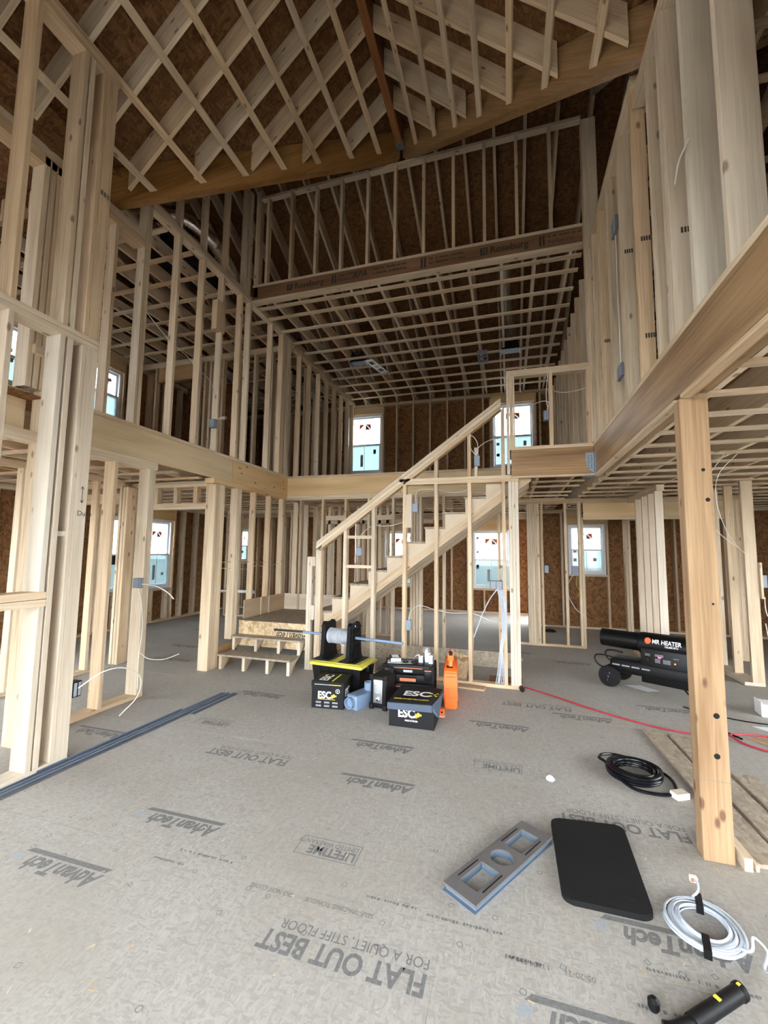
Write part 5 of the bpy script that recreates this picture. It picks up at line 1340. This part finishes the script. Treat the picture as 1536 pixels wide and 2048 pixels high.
wire('white cable looping along under the stair plate to the blue box', [(-1.10, 5.08, 2.085), (-1.09, 5.09, 2.24), (-.98, 5.135, 2.27), (-.84, 5.135, 2.26), (-.66, 5.135, 2.22), (-.5, 5.135, 2.24), (-.43, 5.12, 2.30)])
wire('cable loop above the stair head box', [(-.36, 5.01, 2.63), (-.42, 5.01, 2.72), (-.44, 5.0, 2.85), (-.40, 5.0, 2.87), (-.345, 5.0, 2.78), (-.34, 5.01, 2.64)])
wire('white cable swinging from the stair head box towards the back window', [(-.35, 5.02, 2.66), (-.33, 5.03, 2.74), (-.22, 5.10, 2.83), (-.10, 5.135, 2.86)])
wire('white cable sagging across the half wall opening', [(.48, 5.06, 3.38), (.58, 5.06, 3.33), (.72, 5.06, 3.33), (.87, 5.06, 3.36)])
wire('white cable from the half wall box to the window side', [(.43, 5.0, 3.115), (.45, 4.99, 3.2), (.38, 5.05, 3.24), (.25, 5.12, 3.22)])
wire('vertical white cable feeding the half wall box from above', [(.44, 5.0, 3.12), (.425, 4.992, 3.25), (.43, 4.992, 3.38), (.448, 5.0, 3.545)])
wire('white cable joining the two grey boxes on the right wall', [(.893, 3.74, 4.17), (.885, 3.70, 3.95), (.89, 3.74, 3.7), (.885, 3.70, 3.4), (.89, 3.72, 3.2), (.893, 3.73, 3.03)])
wire('white cable threading through the near right studs', [(.898, 2.50, 3.52), (.888, 2.42, 3.56), (.885, 2.36, 3.565), (.89, 2.28, 3.57)])
wire('white cable drooping from the outlet box on the near wall', [(-3.03, 2.43, .48), (-2.95, 2.55, .57), (-2.93, 2.72, .56), (-3.0, 2.95, .42), (-3.12, 3.05, .22), (-3.25, 3.0, .06)])
wire('white cables running down the double stud below the switch box', [(-3.63, 3.47, 1.10), (-3.594, 3.49, .95), (-3.594, 3.52, .7), (-3.594, 3.50, .4), (-3.594, 3.51, .1)])
wire('white cable end pointing out from the left switch box', [(-3.60, 3.46, 1.14), (-3.50, 3.55, 1.12), (-3.40, 3.62, 1.05), (-3.35, 3.66, .98)], .006)
wire('curly white cable near the floor at the left double stud', [(-3.59, 3.51, .45), (-3.55, 3.58, .38), (-3.45, 3.68, .36), (-3.35, 3.78, .40)])
wire('yellow cable through the studs behind the landing', [(-3.66, 4.80, 1.33), (-3.66, 5.2, 1.33), (-3.66, 5.6, 1.31), (-3.66, 5.9, 1.30)], .005, 'wire_yellow')
wire('white cable through the studs behind the landing', [(-3.66, 4.80, 1.25), (-3.66, 5.1, 1.24), (-3.66, 5.35, 1.22), (-3.66, 5.6, 1.26), (-3.66, 5.85, 1.25), (-3.66, 6.24, 1.28)])
wire('white cable crossing the upper gallery studs', [(-3.69, 3.3, 4.07), (-3.66, 3.73, 3.84), (-3.66, 4.0, 3.79), (-3.66, 4.15, 3.72), (-3.66, 4.4, 3.66), (-3.66, 4.5, 3.52)])
wire('thin cable hanging beside the ceiling of the right room', [(1.9, 4.3, 2.38), (1.75, 4.3, 2.2), (1.72, 4.3, 1.98), (1.85, 4.5, 1.76), (2.1, 4.9, 1.6), (2.5, 5.6, 1.5)], .003)
wire('second thin cable hanging beside the ceiling of the right room', [(1.8, 4.3, 2.38), (1.66, 4.3, 2.15), (1.66, 4.35, 1.95), (1.82, 4.6, 1.74), (2.15, 5.0, 1.58)], .003)
wire('white cable loop below the blue boxes by the back right window', [(.98, 7.47, 1.16), (.90, 7.46, 1.02), (.89, 7.46, .85), (1.0, 7.46, .62), (1.12, 7.46, .52)])
wire('yellow cable dangling by the back right window', [(1.03, 7.46, 1.16), (1.02, 7.45, 1.0), (1.06, 7.45, .9), (1.03, 7.45, .82)], .004, 'wire_yellow')
wire('white cable curl at the far right stud', [(2.84, 6.05, 1.02), (2.83, 6.03, .9), (2.85, 6.02, .8), (2.95, 6.0, .74)])
wire('white cable dropping along the far right stud', [(2.83, 6.05, .72), (2.85, 6.03, .45), (2.86, 6.02, .2), (2.90, 5.9, .02)])
wire('thin cable arc in the dark attic behind the studs', [(-3.9, 4.3, 6.0), (-3.9, 4.5, 5.95), (-3.9, 4.65, 5.75), (-3.88, 4.65, 5.5)], .003)
# conduit and vent pipes
cp = tube('conduit_pipe', [(-6.6, 8.366, .55), (-6.0, 8.366, .555), (-5.47, 8.366, .56)], .034, 'white_plastic', seg=12, n=2); prop(cp, 'white plastic pipe running level behind the landing studs', 'pipe')
vp = tube('vent_pipe', [(-4.95, 6.2, 2.75), (-4.95, 6.2, 3.3), (-4.95, 6.2, 3.72), (-4.90, 6.2, 3.80), (-4.78, 6.2, 3.82)], .03, 'white_plastic', seg=12); prop(vp, 'white vent pipe with a bent top in the upper left room', 'pipe')
vp2 = tube('vent_pipe', [(-5.45, 6.3, 2.75), (-5.45, 6.3, 3.6), (-5.45, 6.3, 5.0)], .02, 'white_plastic', seg=12, n=2); prop(vp2, 'straight white pipe rising beside the upper left door header', 'pipe')
# ducts
def duct(lab, pts, r, mat='foil'):
    P = crom(pts, 14); rr = [r * (1 + .07 * (k % 2)) for k in range(len(P))]
    bm = bmesh.new(); bm_tube(bm, P, rr, 16)
    o = finish('flexible_duct', bm, mat, None, smooth=True); prop(o, lab, 'duct', 'flexible ducts in the attic'); return o
duct('shiny foil duct curving through the dark attic over the left plates', [(-4.25, 3.9, 5.72), (-4.05, 4.2, 5.80), (-3.88, 4.5, 5.72), (-3.87, 4.85, 5.60), (-3.87, 5.15, 5.48), (-3.9, 5.4, 5.44)], .11)
duct('short foil duct end behind the first studs of the pony wall', [(-3.48, 5.55, 5.44), (-3.35, 5.58, 5.44), (-3.2, 5.62, 5.42)], .08)
duct('foil duct dropping to the ceiling box on the right', [(-.02, 5.6, 5.55), (-.02, 6.2, 5.55), (.0, 6.9, 5.50), (.03, 7.3, 5.42), (.06, 7.55, 5.32)], .10)
duct('foil duct dropping to the ceiling box on the left', [(-2.75, 5.9, 5.60), (-2.75, 6.5, 5.55), (-2.74, 7.0, 5.45), (-2.74, 7.35, 5.3)], .08)
bd = tube('black_duct', [(-3.45, 5.42, 5.38), (-2.6, 5.44, 5.36), (-1.6, 5.40, 5.38), (-.6, 5.44, 5.37), (.8, 5.42, 5.38)], .075, 'black_foam', seg=12); prop(bd, 'dark insulated duct lying along the attic floor behind the pony wall', 'duct')
bk_ = empty('air_handler', (-4.4, 4.4, 5.3), 'big black insulated box in the dark attic under the foil duct', 'air handler')
rbox('cabinet', -4.62, -4.0, 4.05, 4.6, 5.31, 5.62, 'black_foam', bk_, r=.02, seg=1); rbox('plenum', -4.40, -4.06, 4.62, 5.15, 5.31, 5.60, 'black_foam', bk_, r=.02, seg=1); lathe('collar', [(.1, 0), (.1, .05), (.09, .05)], (-4.25, 4.0, 5.48), (0, -1, 0), 'foil', bk_, 20)
for x, y_, lab in ((-2.74, 7.40, 'black ceiling register box below the left foil duct'), (.07, 7.62, 'black ceiling register box below the right foil duct')):
    e = empty('register_box', (x, y_, 5.10), lab, 'register box', 'ceiling register boxes')
    hexa('boot', [(x - .15, y_ - .10, 5.10), (x + .15, y_ - .10, 5.10), (x + .15, y_ + .10, 5.10), (x - .15, y_ + .10, 5.10)], [(x - .11, y_ - .09, 5.30), (x + .11, y_ - .09, 5.30), (x + .11, y_ + .09, 5.30), (x - .11, y_ + .09, 5.30)], 'black_paint', e)
    boxes('boot_flange', [(x - .17, x - .15, y_ - .11, y_ + .11, 5.085, 5.11), (x + .15, x + .17, y_ - .11, y_ + .11, 5.085, 5.11)], 'galv', e)
# recessed light housings in the ceiling grid
lp = empty('light_housing', (-2.45, 7.55, 5.10), 'white metal light plate with three openings in the ceiling grid', 'light housing')
at(-2.44, 7.60, 0, 78)
ring_plate('mounting_plate', [(-.33, -.085), (.33, -.085), (.33, .085), (-.33, .085)], [[(-.24, -.05), (-.10, -.05), (-.10, .05), (-.24, .05)], [(.10, -.05), (.24, -.05), (.24, .05), (.10, .05)], [(.045 * math.cos(2 * math.pi * k / 20), .045 * math.sin(2 * math.pi * k / 20)) for k in range(20)]], 5.092, 5.098, 'white_frame', lp)
home()
lp2 = empty('light_housing', (-.42, 7.65, 5.10), 'bare steel light bracket hanging in the ceiling grid', 'light housing')
boxes('bracket_frame', [(-.50, -.34, 7.45, 7.47, 5.05, 5.10), (-.50, -.34, 7.85, 7.87, 5.05, 5.10), (-.51, -.495, 7.45, 7.87, 5.05, 5.10), (-.345, -.33, 7.45, 7.87, 5.05, 5.10), (-.50, -.34, 7.65, 7.67, 5.06, 5.09)], 'galv', lp2)
# white object on the upper gallery stud (paper wrap)
pw = box('backing_board', -3.68, -3.598, 4.40, 4.56, 4.35, 4.75, 'lumber'); prop(pw, 'pale board fixed across the upper gallery stud near its top plate', 'board')
